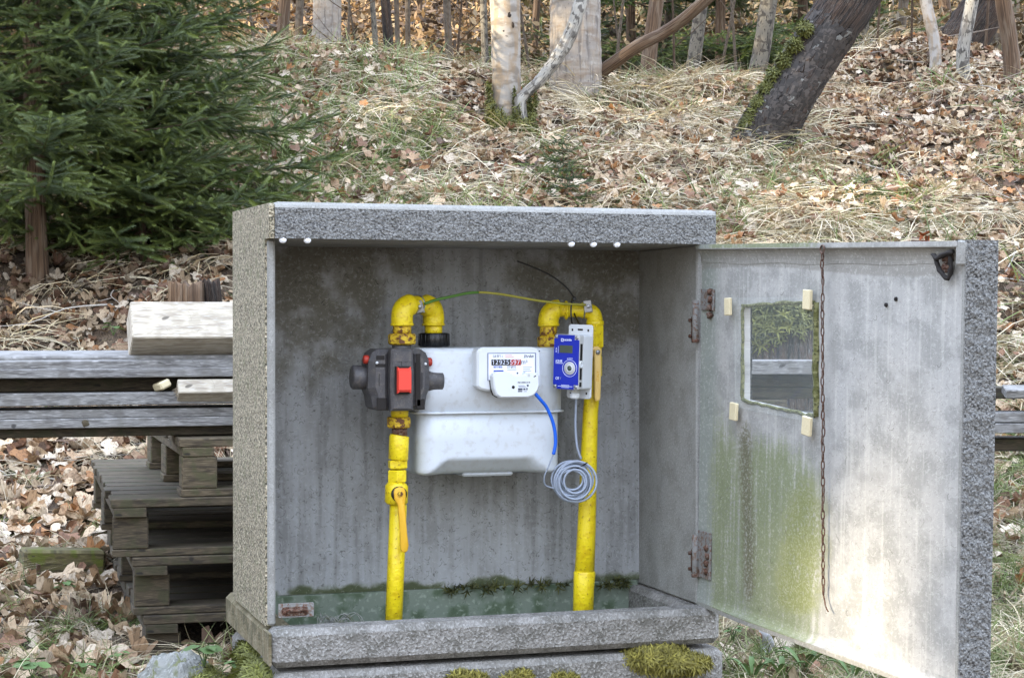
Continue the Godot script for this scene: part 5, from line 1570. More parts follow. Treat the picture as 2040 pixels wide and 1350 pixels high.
		for j in 9:
			var f := rng.randf_range(0.12, 0.95)
			var p0 := mid * (f * 2.0) if f < 0.5 else mid.lerp(tip, f * 2.0 - 1.0)
			var a := rng.randf() * TAU
			var l := rng.randf_range(0.2, 0.6)
			stm = S(0)
			tube(stm, smooth_path([p0, p0 + Vector3(cos(a) * 0.5, 0.35, sin(a) * 0.5) * l, p0 + Vector3(cos(a), 0.9, sin(a)) * l], 3), _taper(0.0042, 7), 4, false)
			obj("twig", stm, M.brown_bark, t2)
	# conifers
	twig = twig_mesh()
	spruce("large dark young spruce at the left edge with its bare trunk foot showing", (75.0 - 1020) / 3685 * 7.9, 7.9, 4.2, 1.10, 0.42, 0.052, 0.145)
	spruce("young spruce behind the large one, its side boughs reaching the grass mound", (300.0 - 1020) / 3685 * 8.5, 8.5, 2.9, 0.86, 0.08, 0.035, 0.155)
	spruce("smallest young spruce at the left, low in front of the second one", (285.0 - 1020) / 3685 * 8.1, 8.1, 1.25, 0.64, 0.16, 0.018, 0.125)
	spruce("dark spruce at the upper left corner, behind the large young one", (-60.0 - 1020) / 3685 * 9.8, 9.8, 5.0, 1.4, 0.2, 0.06, 0.24)
	spruce("spruce standing beyond the crest in the middle, right of the tawny trunk", (1262.0 - 1020) / 3685 * 15.0, 15.0, 5.0, 1.3, 0.1, 0.05, 0.46)
	spruce("spruce standing beyond the crest, left of the leaning silver birch", (1435.0 - 1020) / 3685 * 14.2, 14.2, 4.5, 1.0, 0.1, 0.05, 0.46)
	spruce("spruce beyond the crest, behind the big leaning dark trunk", (1600.0 - 1020) / 3685 * 14.6, 14.6, 5.0, 1.15, 0.1, 0.05, 0.46)
	spruce("spruce beyond the crest at the right, above the grass mound", (1770.0 - 1020) / 3685 * 19.0, 19.0, 6.0, 1.5, 0.1, 0.06, 0.46)
	spruce("tiny spruce seedling right of the mossy beech, taller one", (1120.0 - 1020) / 3685 * 9.0, 9.0, 0.22, 0.10, 0.02, 0.004, 0.05)
	spruce("tiny bushy spruce seedling on the bank below the tawny trunk", (1125.0 - 1020) / 3685 * 8.7, 8.7, 0.20, 0.16, 0.02, 0.004, 0.045)
	spruce("tiny spruce seedling in dry grass right of the leaning trunk", (1722.0 - 1020) / 3685 * 8.6, 8.6, 0.20, 0.13, 0.02, 0.004, 0.05)
	spruce("tiny spruce seedling in dry grass above the door, lowest on the bank", (1650.0 - 1020) / 3685 * 7.9, 7.9, 0.15, 0.09, 0.02, 0.004, 0.045)
	# brush beyond the crest: russet leaves on thin twigs, sunlit
	var spots := []
	var tints := []
	for k in 5200:
		var v := rng.randf_range(14.5, 40.0)
		var u := rng.randf_range(-0.32, 0.32) * v
		var a := Basis(Vector3.UP, rng.randf() * TAU) * Basis(Vector3.RIGHT, rng.randfn(0, 0.3))
		var s := rng.randf_range(0.6, 1.5)
		spots.append(Transform3D(a * Basis.from_scale(Vector3.ONE * s), land(u, v, rng.randf() * 1.6 * smoothstep(14, 24, v))))
		var c := Color(0.36, 0.20, 0.085).lerp(Color(0.46, 0.34, 0.17), rng.randf())
		if u > -0.01 * v: c = c.lerp([Color(0.09, 0.075, 0.05), Color(0.07, 0.09, 0.03), Color(0.30, 0.24, 0.15)][rng.randi() % 3], rng.randf_range(0.3, 1.0))
		elif rng.randf() < 0.4: c = Color(0.12, 0.08, 0.05)
		tints.append(c * rng.randf_range(0.6, 1.3))
	var br := many("brushwood", brush_mesh(), M.leaf, spots, tints)
	tag(br, "russet leafy brushwood filling the wood beyond the crest", "brushwood", "", "stuff")
	build_shade()

# unseen spruces, added left of the camera to keep low sun off all but a streak
func build_shade() -> void:
	var bough := bough_mesh()
	var to_sun := Vector2(-0.903, -0.429)
	var across := Vector2(0.429, -0.903)
	var k := 0
	for row in 2:
		for j in 8:
			var w := -13.2 + 1.66 * j + 0.8 * row
			if absf(w + 2.45) < 0.9: w += 0.55 if w > -2.45 else -0.55
			var q := to_sun * (27.0 + 2.6 * row + rng.randf_range(-0.4, 0.4)) + across * w
			var t := thing("unseen_spruce", "unseen tall spruce added across the path to block the sun, %s from the right in the %s row" % [["first", "second", "third", "fourth", "fifth", "sixth", "seventh", "eighth"][j], ["near", "far"][row]], "tree", land(q.x, q.y, -0.1), "unseen spruces added across the path to block the sun")
			var st := S(0)
			tube(st, PackedVector3Array([Vector3.ZERO, Vector3(0, 12, 0), Vector3(0, 25, 0)]), [0.34, 0.2, 0.02], 10)
			obj("trunk", st, M.brown_bark, t)
			var xs := []
			var cs := []
			for n in 2300:
				var h := 0.3 + 24.2 * pow(rng.randf(), 1.1)
				var r := 2.1 * pow(1.0 - h / 25.4, 0.5) * sqrt(rng.randf_range(0.02, 1.0))
				var a := rng.randf() * TAU
				var b := Basis(Vector3.UP, -a) * Basis(Vector3.BACK, rng.randf_range(-0.6, -0.1)) * Basis(Vector3.RIGHT, rng.randfn(0, 0.5))
				var p := Vector3(cos(a) * r * 0.75, h, sin(a) * r * 0.75)
				# boughs are left out along a narrow slit, shaping the sun streak on the door
				var line := ASIDE * across.x + AHEAD * across.y
				var s := rng.randf_range(1.0, 1.8)
				var g0 := p.dot(line) + w + 2.555
				var g1 := g0 + (b.x * 0.80 * s).dot(line)
				var lo := minf(g0, g1) - absf((b.z * 0.36 * s).dot(line))
				var hi := maxf(g0, g1) + absf((b.z * 0.36 * s).dot(line))
				if lo < 0.05 and hi > -0.05 and (h < 13.6 + 0.95 * row or rng.randf() < 0.5): continue
				if absf((g0 + g1) / 2.0 + 0.6) > 2.1 and rng.randf() < 0.93: continue  # crowns thinned here so that sun reaches the bank
				xs.append(Transform3D(b * Basis.from_scale(Vector3.ONE * s), p))
				cs.append(Color(0.035, 0.06, 0.02) * rng.randf_range(0.7, 1.4))
			many("crown", bough, M.needle, xs, cs, t)
			k += 1

func bough_mesh() -> ArrayMesh:
	var st := S()
	for k in 16:
		var x := 0.04 * k
		for s in [-1.0, 1.0]:
			var l := 0.30 * (1.0 - k / 18.0) + 0.05
			var p := Vector3(x, 0, 0)
			tri(st, p, p + Vector3(0.06, 0.0, 0.0), p + Vector3(0.12 + rng.randf() * 0.06, -0.05 - rng.randf() * 0.06, s * l), Vector3.UP)
	st.generate_normals()
	return st.commit()

func brush_mesh() -> ArrayMesh:
	var st := S()
	for k in 7:
		var a := rng.randf() * TAU
		var d := Vector3(cos(a) * 0.35, 1.0, sin(a) * 0.35).normalized()
		var side := d.cross(Vector3.RIGHT).normalized() * 0.004
		var l := rng.randf_range(0.3, 0.8)
		st.set_color(Color(0.5, 0.42, 0.36))
		tri(st, side, -side, d * l, Vector3.BACK)
		for j in 9:
			var p := d * l * rng.randf_range(0.25, 1.0) + Vector3(rng.randfn(0, 0.06), rng.randfn(0, 0.05), rng.randfn(0, 0.06))
			var e := Vector3(rng.randfn(0, 1), rng.randfn(0, 0.6), rng.randfn(0, 1)).normalized() * rng.randf_range(0.025, 0.045)
			var g := e.cross(Vector3(rng.randf(), rng.randf(), rng.randf())).normalized() * 0.014
			st.set_color(Color.WHITE * rng.randf_range(0.7, 1.3))
			quad(st, p - e, p + g, p + e, p - g, Vector3.UP)
	st.generate_normals()
	return st.commit()

var twig: ArrayMesh

# a spruce shoot along +x, 0.1 long, set round with needles
func twig_mesh() -> ArrayMesh:
	var st := S()
	st.set_color(Color(1.6, 0.75, 0.5))
	for k in 3:
		var a := TAU * k / 3
		var b := TAU * (k + 1) / 3
		tri(st, Vector3(0, cos(a), sin(a)) * 0.0016, Vector3(0, cos(b), sin(b)) * 0.0016, Vector3(0.1, 0, 0), Vector3(0, cos((a + b) / 2), sin((a + b) / 2)))
	for k in 96:
		var x := 0.1 * k / 95.0
		var a := k * 2.4 + rng.randfn(0, 0.3)
		var y := cos(a) * 0.75 + 0.2
		var d := Vector3(0.75, y, sin(a) * 1.15).normalized()
		var l := rng.randf_range(0.013, 0.019) * (0.8 if k > 82 else 1.0)
		var p := Vector3(x, 0, 0)
		var w := Vector3(1, 0, 0).cross(d).normalized() * 0.0015
		var g := rng.randf_range(0.75, 1.25) * (1.0 + 0.35 * x / 0.1)
		st.set_color(Color(g * (1.0 + 0.2 * x / 0.1), g, g * 0.9))
		tri(st, p - w, p + w, p + d * l, Vector3.UP)
	st.generate_normals()
	return st.commit()

func spruce(label: String, u: float, v: float, tall: float, reach: float, bare: float, r: float, whorl: float) -> void:
	var base := land(u, v, -0.03)
	var t := thing("young_spruce" if tall > 0.5 else "spruce_seedling", label, "spruce" if tall > 0.5 else "seedling", base)
	var st := S(0)
	tube(st, smooth_path([Vector3(0, -0.05, 0), Vector3(rng.randfn(0, r), tall * 0.4, rng.randfn(0, r)), Vector3(0, tall, 0)], 8), _taper(r, 17), 10, true, 0.12, 12.0, 1.0, 0.6)
	obj("trunk", st, M.brown_bark, t)
	var xs := []
	var cs := []
	var arms := S(0)
	var y := bare
	var stretch := 1.0 if tall > 0.5 else 0.45
	while y < tall * 0.97:
		var n := 5 + rng.randi() % 2 if tall > 0.5 else 4
		var off := rng.randf() * TAU
		for k in n:
			var a := off + TAU * k / n + rng.randfn(0, 0.2)
			var l := reach * pow(1.0 - y / tall, 0.7) * rng.randf_range(0.75, 1.12) + 0.03
			var out := Vector3(cos(a), 0, sin(a))
			var start := Vector3(0, y + rng.randfn(0, whorl * 0.15), 0)
			var sag := 0.34 - 0.5 * y / tall
			var pts := []
			for j in 9:
				var f := j / 8.0
				pts.append(start + out * l * f + Vector3(0, l * (-sag * f + 0.30 * f * f), 0))
			var path := smooth_path(pts, 1)
			if l > 0.25: tube(arms, path, _taper(maxf(0.003, r * 0.16), path.size()), 5, false)
			var step := 0.052 * stretch
			var x := 0.10 * l
			while x < l:
				var f := x / l
				var i := mini(int(f * 8), 7)
				var p: Vector3 = pts[i].lerp(pts[i + 1], f * 8 - i)
				var along: Vector3 = (pts[i + 1] - pts[i]).normalized()
				_shoot(xs, cs, p, along, step / 0.1 * 1.25, f)
				var ls := (0.32 * (1.0 - f) * l + 0.07 * stretch) * minf(1.0, f * 4.0 + 0.3) * rng.randf_range(0.7, 1.25)
				for s in [-1.0, 1.0]:
					var dir: Vector3 = (along * 0.75 + along.cross(Vector3.UP).normalized() * s * rng.randf_range(0.5, 1.1) + Vector3(0, rng.randfn(-0.05, 0.28), 0)).normalized()
					var q := p
					var z := 0.0
					while z < ls:
						_shoot(xs, cs, q, dir, stretch, f * 0.35 + 0.65 * z / ls)
						if ls > 0.10 and z > 0.02:
							for s2 in [-1.0, 1.0]:
								var d2: Vector3 = (dir * 0.8 + dir.cross(Vector3.UP).normalized() * s2 * rng.randf_range(0.4, 1.0) + Vector3(0, rng.randfn(0.0, 0.3), 0)).normalized()
								_shoot(xs, cs, q, d2, stretch * rng.randf_range(0.5, 0.95), 0.3 + 0.7 * z / ls)
						q += dir * 0.080 * stretch
						z += 0.080 * stretch
						dir = (dir + Vector3(rng.randfn(0, 0.08), rng.randfn(-0.04, 0.1), rng.randfn(0, 0.08)) + along * 0.05).normalized()
				x += step
		y += whorl * rng.randf_range(0.8, 1.15)
	_shoot(xs, cs, Vector3(0, tall - 0.05, 0), Vector3.UP, 1.4 * stretch, 1.0)
	if tall > 0.5:
		var am := obj("branches", arms, M.brown_bark, t)
		am.set_meta("kind", "stuff")
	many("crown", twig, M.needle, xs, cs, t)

func _taper(r: float, n: int) -> Array:
	var o := []
	for i in n: o.append(lerpf(r, r * 0.18, float(i) / (n - 1)))
	return o

func _shoot(xs: Array, cs: Array, p: Vector3, dir: Vector3, s: float, tip: float) -> void:
	var side := dir.cross(Vector3.UP).normalized()
	if side.length() < 0.5: side = Vector3.RIGHT
	var b := Basis(dir, side.cross(dir).normalized() * -1.0, side)
	b = b * Basis(Vector3.RIGHT, rng.randfn(0, 0.3))
	xs.append(Transform3D(b * Basis.from_scale(Vector3.ONE * s * rng.randf_range(0.85, 1.15)), p))
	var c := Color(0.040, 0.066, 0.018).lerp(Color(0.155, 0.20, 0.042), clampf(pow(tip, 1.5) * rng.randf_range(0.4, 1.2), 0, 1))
	cs.append(c)

# ---------------------------------------------------------------- leaves, grass, moss
# a curled dead leaf about 1 across, in the xz plane; lobes 5 for maple, 0 for a plain oval
func leaf_mesh(sd: int, lobes: int, curl: float) -> ArrayMesh:
	var r := RandomNumberGenerator.new()
	r.seed = sd
	var st := S(0)
	var n := 15
	var ph := r.randf() * TAU
	var f := func(k: int, q: float) -> Vector3:
		var a := TAU * k / n - PI
		var rad := 0.0
		if lobes > 0: rad = 0.30 + 0.20 * absf(cos(a * lobes / 2.0)) + 0.05 * cos(a)
		else: rad = 0.24 + 0.22 * cos(a) * cos(a)
		var p := Vector2.from_angle(a) * rad * q
		var y := curl * (p.y * p.y * 1.6 + 0.35 * absf(p.y)) + curl * 0.7 * sin(p.x * 5.0 + ph) * 0.22 + 0.05 * q * sin(a * 3.0 + ph)
		return Vector3(p.x, y, p.y * (1.0 - 0.25 * absf(curl) * q))
	var c: Vector3 = f.call(0, 0.0)
	for k in n:
		st.set_color(Color.WHITE)
		var a: Vector3 = f.call(k, 0.55)
		var b: Vector3 = f.call(k + 1, 0.55)
		var d: Vector3 = f.call(k, 1.0)
		var e: Vector3 = f.call(k + 1, 1.0)
		tri(st, c, a, b, Vector3.UP, Vector2(c.x, c.z), Vector2(a.x, a.z), Vector2(b.x, b.z))
		quad(st, a, d, e, b, Vector3.UP, [Vector2(a.x, a.z), Vector2(d.x, d.z), Vector2(e.x, e.z), Vector2(b.x, b.z)])
	tri(st, Vector3(-0.35, 0.0, 0.008), Vector3(-0.35, 0.0, -0.008), Vector3(-0.85, 0.06 * curl, 0.0), Vector3.UP)
	st.generate_normals()
	return st.commit()

func tuft_mesh(sd: int, blades: int, tall: float, droop: float, wide: float) -> ArrayMesh:
	var r := RandomNumberGenerator.new()
	r.seed = sd
	var st := S(0)
	for k in blades:
		var a := r.randfn(PI / 2, 0.95 if droop > 0.5 else 2.5)
		var p := Vector3(r.randfn(0, 0.06), 0, r.randfn(0, 0.06))
		var d := Vector3(cos(a) * r.randf_range(0.3, 1.3), 1.0, sin(a) * r.randf_range(0.3, 1.3)).normalized()
		var l := tall * r.randf_range(0.55, 1.2)
		var side := d.cross(Vector3(r.randfn(0, 1), 0.2, r.randfn(0, 1))).normalized() * wide * r.randf_range(0.6, 1.2)
		var g := r.randf_range(0.6, 1.35)
		st.set_color(Color(g, g * r.randf_range(0.94, 1.02), g * r.randf_range(0.8, 1.0)))
		var fall := Vector3(cos(a) * 0.8 + r.randfn(0, 0.25), -1.0, sin(a) * 0.8) * droop * r.randf_range(0.6, 1.5)
		for j in 4:
			var f0 := j / 4.0
			var f1 := (j + 1) / 4.0
			var q0 := p + d * l * f0 + fall * l * f0 * f0
			var q1 := p + d * l * f1 + fall * l * f1 * f1
			if j == 3:
				tri(st, q0 - side * (1 - f0), q0 + side * (1 - f0), q1, Vector3.UP)
			else:
				quad(st, q0 - side * (1 - f0 * 0.7), q0 + side * (1 - f0 * 0.7), q1 + side * (1 - f1 * 0.7), q1 - side * (1 - f1 * 0.7), Vector3.UP)
	st.generate_normals()
	return st.commit()

var sprig: ArrayMesh

func sprig_mesh() -> ArrayMesh:
	var st := S()
	for k in 5:
		var a := TAU * k / 5 + rng.randf()
		var d := Vector3(cos(a) * 0.6, rng.randf_range(0.5, 1.0), sin(a) * 0.6).normalized()
		var l := rng.randf_range(0.011, 0.019)
		var w := d.cross(Vector3.UP).normalized() * 0.0017
		st.set_color(Color.WHITE * rng.randf_range(0.6, 1.3))
		var m := d * l * 0.6
		var tip := d * l + Vector3(cos(a), -0.5, sin(a)) * l * 0.35
		tri(st, -w, w, m + w, Vector3.UP)
		tri(st, -w, m + w, m - w, Vector3.UP)
		tri(st, m - w, m + w, tip, Vector3.UP)
	st.generate_normals()
	return st.commit()

# moss round a trunk: at = (px, distance, radius)
func moss(called: String, parent: Node3D, at: Vector3, count: int, py := -1.0) -> void:
	if sprig == null: sprig = sprig_mesh()
	var xs := []
	var cs := []
	for k in count * 3:
		var p: Vector3
		var d: Vector3
		if py < 0.0:
			var a := rng.randf() * TAU
			d = Vector3(cos(a), 0, sin(a))
			p = rooted(at.x, at.y, 0.0) + d * at.z * rng.randf_range(0.92, 1.06) + Vector3(0, pow(rng.randf(), 2.2) * (0.20 + 0.10 * sin(a * 2.0 + 1.0)), 0)
		else:
			d = Vector3(rng.randfn(0, 1), rng.randfn(0, 1), rng.randfn(0, 1)).normalized()
			p = column(at.x, py, at.y) + d * at.z * pow(rng.randf(), 0.4)
		var up := (d + Vector3(0, 0.5, 0)).normalized()
		xs.append(Transform3D(upright(up, rng.randf() * TAU, rng.randf_range(1.2, 2.2)), p - parent.position))
		cs.append(Color(0.17, 0.17, 0.03).lerp(Color(0.075, 0.085, 0.02), rng.randf()))
	many(called, sprig, M.blade, xs, cs, parent)

func upright(up: Vector3, spin: float, s: float) -> Basis:
	var x := up.cross(Vector3.FORWARD if absf(up.z) < 0.9 else Vector3.RIGHT).normalized()
	return Basis(x, up, x.cross(up)) * Basis(Vector3.UP, spin) * Basis.from_scale(Vector3.ONE * s)

func facing(up: Vector3, spin: float, s: float) -> Basis:   # z points down the bank
	var x := up.cross(-AHEAD).normalized()
	return Basis(x, up, x.cross(up)) * Basis(Vector3.UP, spin) * Basis.from_scale(Vector3.ONE * s)

func clear_of(u: float, v: float) -> bool:   # nothing built stands here
	var p := EYE + ASIDE * u + AHEAD * v
	if p.x > -0.03 and p.x < 1.0 and p.z > -0.60 and p.z < 0.03: return false
	if p.x > -0.11 and p.x < 1.08 and p.z > -2.30 and p.z < -0.94: return false
	return true

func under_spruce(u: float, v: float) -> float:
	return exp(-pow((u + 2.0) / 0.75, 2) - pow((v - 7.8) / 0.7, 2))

# how grassy the ground is, 0 for leaves alone
func grassy(u: float, v: float) -> float:
	var g := 0.53 + 0.90 * bumps.get_noise_2d(u * 1.5 + 30, v * 1.5)
	g += 0.45 * exp(-pow((u + 0.95) / 0.75, 2) - pow((v - 9.6) / 1.3, 2))
	g += 0.35 * exp(-pow((u - 1.35) / 0.9, 2) - pow((v - 8.5) / 0.9, 2))
	g -= 0.40 * exp(-pow((u + 0.1) / 0.35, 2) - pow((v - 9.6) / 0.8, 2))
	g -= 0.6 * smoothstep(1.0, 2.0, u) * smoothstep(8.4, 9.4, v)
	g -= 0.6 * smoothstep(0.6, 1.0, under_spruce(u, v) + 0.5)
	g -= 0.35 * smoothstep(7.2, 6.6, v)
	return g

func build_cover() -> void:
	var leaves := []
	for k in 6: leaves.append(leaf_mesh(50 + k, 5 if k % 2 == 0 else 0, [0.35, 0.7, 1.1, -0.5, 0.2, 1.4][k]))
	var lx := [[], [], [], [], [], []]
	var lc := [[], [], [], [], [], []]
	var near := []
	for k in 46000:
		var v := 3.4 + 9.6 * sqrt(rng.randf())
		var u := rng.randf_range(-0.31, 0.31) * v
		if not clear_of(u, v): continue
		var g := grassy(u, v)
		if v > 7.0 and rng.randf() < g * 0.40: continue
		var right_path := smoothstep(0.45, 0.8, u) * smoothstep(6.3, 5.4, v)
		if rng.randf() < right_path * 0.6: continue
		var n := slope(u, v)
		var tilt := (n + Vector3(rng.randfn(0, 0.35), rng.randfn(0, 0.2), rng.randfn(0, 0.35))).normalized()
		var s := rng.randf_range(0.05, 0.11) if v < 7 else rng.randf_range(0.035, 0.085)
		var x := Transform3D(upright(tilt, rng.randf() * TAU, s), land(u, v, rng.randf_range(0.004, 0.03) + (rng.randf() * 0.10 * clampf(g, 0, 1) if v > 7.0 else 0.0)))
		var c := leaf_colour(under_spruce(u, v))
		var j := rng.randi() % 6
		if v < 5.6: near.append([x, c, j, v])
		else:
			lx[j].append(x)
			lc[j].append(c)
	near.sort_custom(func(a, b): return a[0].basis.x.length() / a[3] > b[0].basis.x.length() / b[3])
	var made := 0
	var tinted := {}
	for q in near:
		var w: Vector3 = q[0].origin - EYE
		var dd := w.dot(AHEAD)
		var sx := 1020.0 + 3685.0 * w.dot(ASIDE) / dd
		var sy := 640.0 - 3685.0 * w.y / dd
		var shown: bool = sx > 0 and sx < 2040 and sy < 1345 and (sx < 430 or sx > 1980 or (sx > 1445 and sy > 1240))
		if made < 300 and shown:
			var key := int(made % 24)
			if not tinted.has(key):
				var m: StandardMaterial3D = M.leaf.duplicate()
				m.albedo_color = q[1].linear_to_srgb()
				tinted[key] = m
			var o := MeshInstance3D.new()
			o.name = "fallen_leaf"
			o.mesh = leaves[q[2]]
			o.material_override = tinted[key]
			o.transform = q[0]
			ground.add_child(o, true)
			made += 1
		else:
			lx[q[2]].append(q[0])
			lc[q[2]].append(q[1])
	for j in 6:
		many("leaf_litter", leaves[j], M.leaf, lx[j], lc[j], ground)
	# grass: dry straw drooping down the bank, with green tufts in it
	var down := -AHEAD
	var straw := [tuft_mesh(1, 40, 0.30, 0.75, 0.0034), tuft_mesh(2, 34, 0.25, 0.95, 0.0036), tuft_mesh(3, 30, 0.36, 0.6, 0.0032)]
	var green := [tuft_mesh(4, 44, 0.19, 0.45, 0.0030), tuft_mesh(5, 40, 0.15, 0.48, 0.0032)]
	var sx2 := [[], [], []]
	var sc := [[], [], []]
	var gx := [[], []]
	var gc := [[], []]
	for k in 9000:
		var v := 3.6 + 9.2 * sqrt(rng.randf())
		var u := rng.randf_range(-0.31, 0.31) * v
		if not clear_of(u, v): continue
		var g := grassy(u, v)
		if v < 6.8: g = 0.16 + 0.45 * smoothstep(0.4, 0.9, u)
		if rng.randf() > smoothstep(0.30, 0.85, g) * 0.9 + 0.04: continue
		var n := slope(u, v)
		var lean := (n * 0.9 + down * 0.75 * smoothstep(7.0, 8.0, v) + Vector3(rng.randfn(0, 0.3), 0.25, rng.randfn(0, 0.3))).normalized()
		var gr := 0.14 + 1.5 * exp(-pow((u + 0.95) / 0.55, 2) - pow((v - 9.4) / 1.2, 2)) * (0.5 + bumps.get_noise_2d(u * 4, v * 4)) + (0.55 if v < 6.8 else 0.0)
		if bumps.get_noise_2d(u * 5 + 9, v * 5) > 0.28: gr += 0.45
		if rng.randf() < gr:
			var j := rng.randi() % 2
			gx[j].append(Transform3D(upright(lean, rng.randf() * TAU, rng.randf_range(0.6, 1.2) * (0.6 if v < 6.8 else 1.0)), land(u, v)))
			gc[j].append(Color(0.13, 0.20, 0.05).lerp(Color(0.25, 0.28, 0.10), rng.randf()) * rng.randf_range(0.7, 1.2))
		else:
			var j := rng.randi() % 3
			sx2[j].append(Transform3D(facing(n, rng.randfn(0, 0.55), rng.randf_range(0.55, 1.15) * (0.5 if v < 6.8 else 1.0)), land(u, v)))
			sc[j].append(Color(0.66, 0.595, 0.45).lerp(Color(0.50, 0.41, 0.27), rng.randf()) * rng.randf_range(0.7, 1.3))
	for k in 2150:
		var right := k < 1900
		var v := rng.randf_range(3.5, 6.6)
		var u := rng.randf_range(0.40, 0.31 * v) if right else rng.randf_range(-0.31 * v, -0.6)
		if not clear_of(u, v) or u > 0.31 * v: continue
		var x := Transform3D(upright((slope(u, v) + Vector3(rng.randfn(0, 0.4), 0, rng.randfn(0, 0.4))).normalized(), rng.randf() * TAU, rng.randf_range(0.22, 0.62)), land(u, v))
		var j := rng.randi() % 2
		if rng.randf() < 0.6:
			gx[j].append(x)
			gc[j].append(Color(0.11, 0.17, 0.045).lerp(Color(0.24, 0.27, 0.10), rng.randf()) * rng.randf_range(0.7, 1.2))
		else:
			sx2[j].append(x)
			sc[j].append(Color(0.50, 0.43, 0.30) * rng.randf_range(0.6, 1.2))
	for j in 3: tag(many("dry_grass", straw[j], M.blade, sx2[j], sc[j]), "dry straw coloured grass drooping down the bank", "grass", "dry grass on the bank", "stuff")
	for j in 2: tag(many("green_grass", green[j], M.blade, gx[j], gc[j]), "fresh green grass tufts among the dry straw", "grass", "green grass on the bank", "stuff")
	# fallen twigs
	var xs := []
	var cs := []
	var st := S(0)
	tube(st, smooth_path([Vector3.ZERO, Vector3(0.33, 0.03, 0.04), Vector3(0.62, 0.01, -0.03), Vector3(1, 0.05, 0.02)], 3), _taper(0.008, 10), 5)
	tube(st, smooth_path([Vector3(0.4, 0.025, 0.03), Vector3(0.55, 0.06, 0.14), Vector3(0.66, 0.1, 0.2)], 3), _taper(0.005, 7), 5)
	st.generate_normals()
	var stick := st.commit()
	for k in 420:
		var v := 4.0 + 8.5 * sqrt(rng.randf())
		var u := rng.randf_range(-0.3, 0.3) * v
		if not clear_of(u, v): continue
		xs.append(Transform3D(upright(slope(u, v), rng.randf() * TAU, rng.randf_range(0.15, 0.6)), land(u, v, 0.02)))
		cs.append(Color(0.20, 0.15, 0.11).lerp(Color(0.42, 0.39, 0.34), rng.randf()))
	many("fallen_twigs", stick, M.blade, xs, cs, ground)

func leaf_colour(dark: float) -> Color:
	var t := rng.randf()
	var c: Color
	if t < 0.30: c = Color(0.54, 0.44, 0.33)
	elif t < 0.48: c = Color(0.38, 0.27, 0.18)
	elif t < 0.66: c = Color(0.24, 0.135, 0.085)
	elif t < 0.86: c = Color(0.66, 0.595, 0.52)
	elif t < 0.93: c = Color(0.38, 0.20, 0.09)
	else: c = Color(0.15, 0.10, 0.075)
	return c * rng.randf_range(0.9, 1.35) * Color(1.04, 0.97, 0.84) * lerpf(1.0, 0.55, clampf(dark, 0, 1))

# ---------------------------------------------------------------- small things round about
func cushion(label: String, at: Vector3, size: Vector3, count: int, tint: Color, parent: Node = null) -> void:
	if sprig == null: sprig = sprig_mesh()
	var xs := []
	var cs := []
	var lobes := []
	for k in 7: lobes.append(Vector3(rng.randf_range(-0.85, 0.85), rng.randf_range(-0.5, 0.35), rng.randf_range(-0.6, 0.6)))
	for k in count * 2:
		var d := Vector3(rng.randfn(0, 1), absf(rng.randfn(0, 1)) * (1.0 if k % 3 else -0.5), rng.randfn(0, 1)).normalized()
		var lobe: Vector3 = lobes[rng.randi() % lobes.size()]
		var p := (lobe + Vector3(d.x, d.y, d.z) * 0.55 * pow(rng.randf(), 0.35)) * size
		var up := (d + Vector3(0, 0.25, 0.2)).normalized()
		xs.append(Transform3D(upright(up, rng.randf() * TAU, rng.randf_range(0.6, 1.3)), p))
		cs.append(tint.lerp(tint * 0.4, rng.randf()))
	var o := many("moss_cushion", sprig, M.blade, xs, cs)
	o.position = at
	tag(o, label, "moss", "moss on and around the foundation", "stuff")

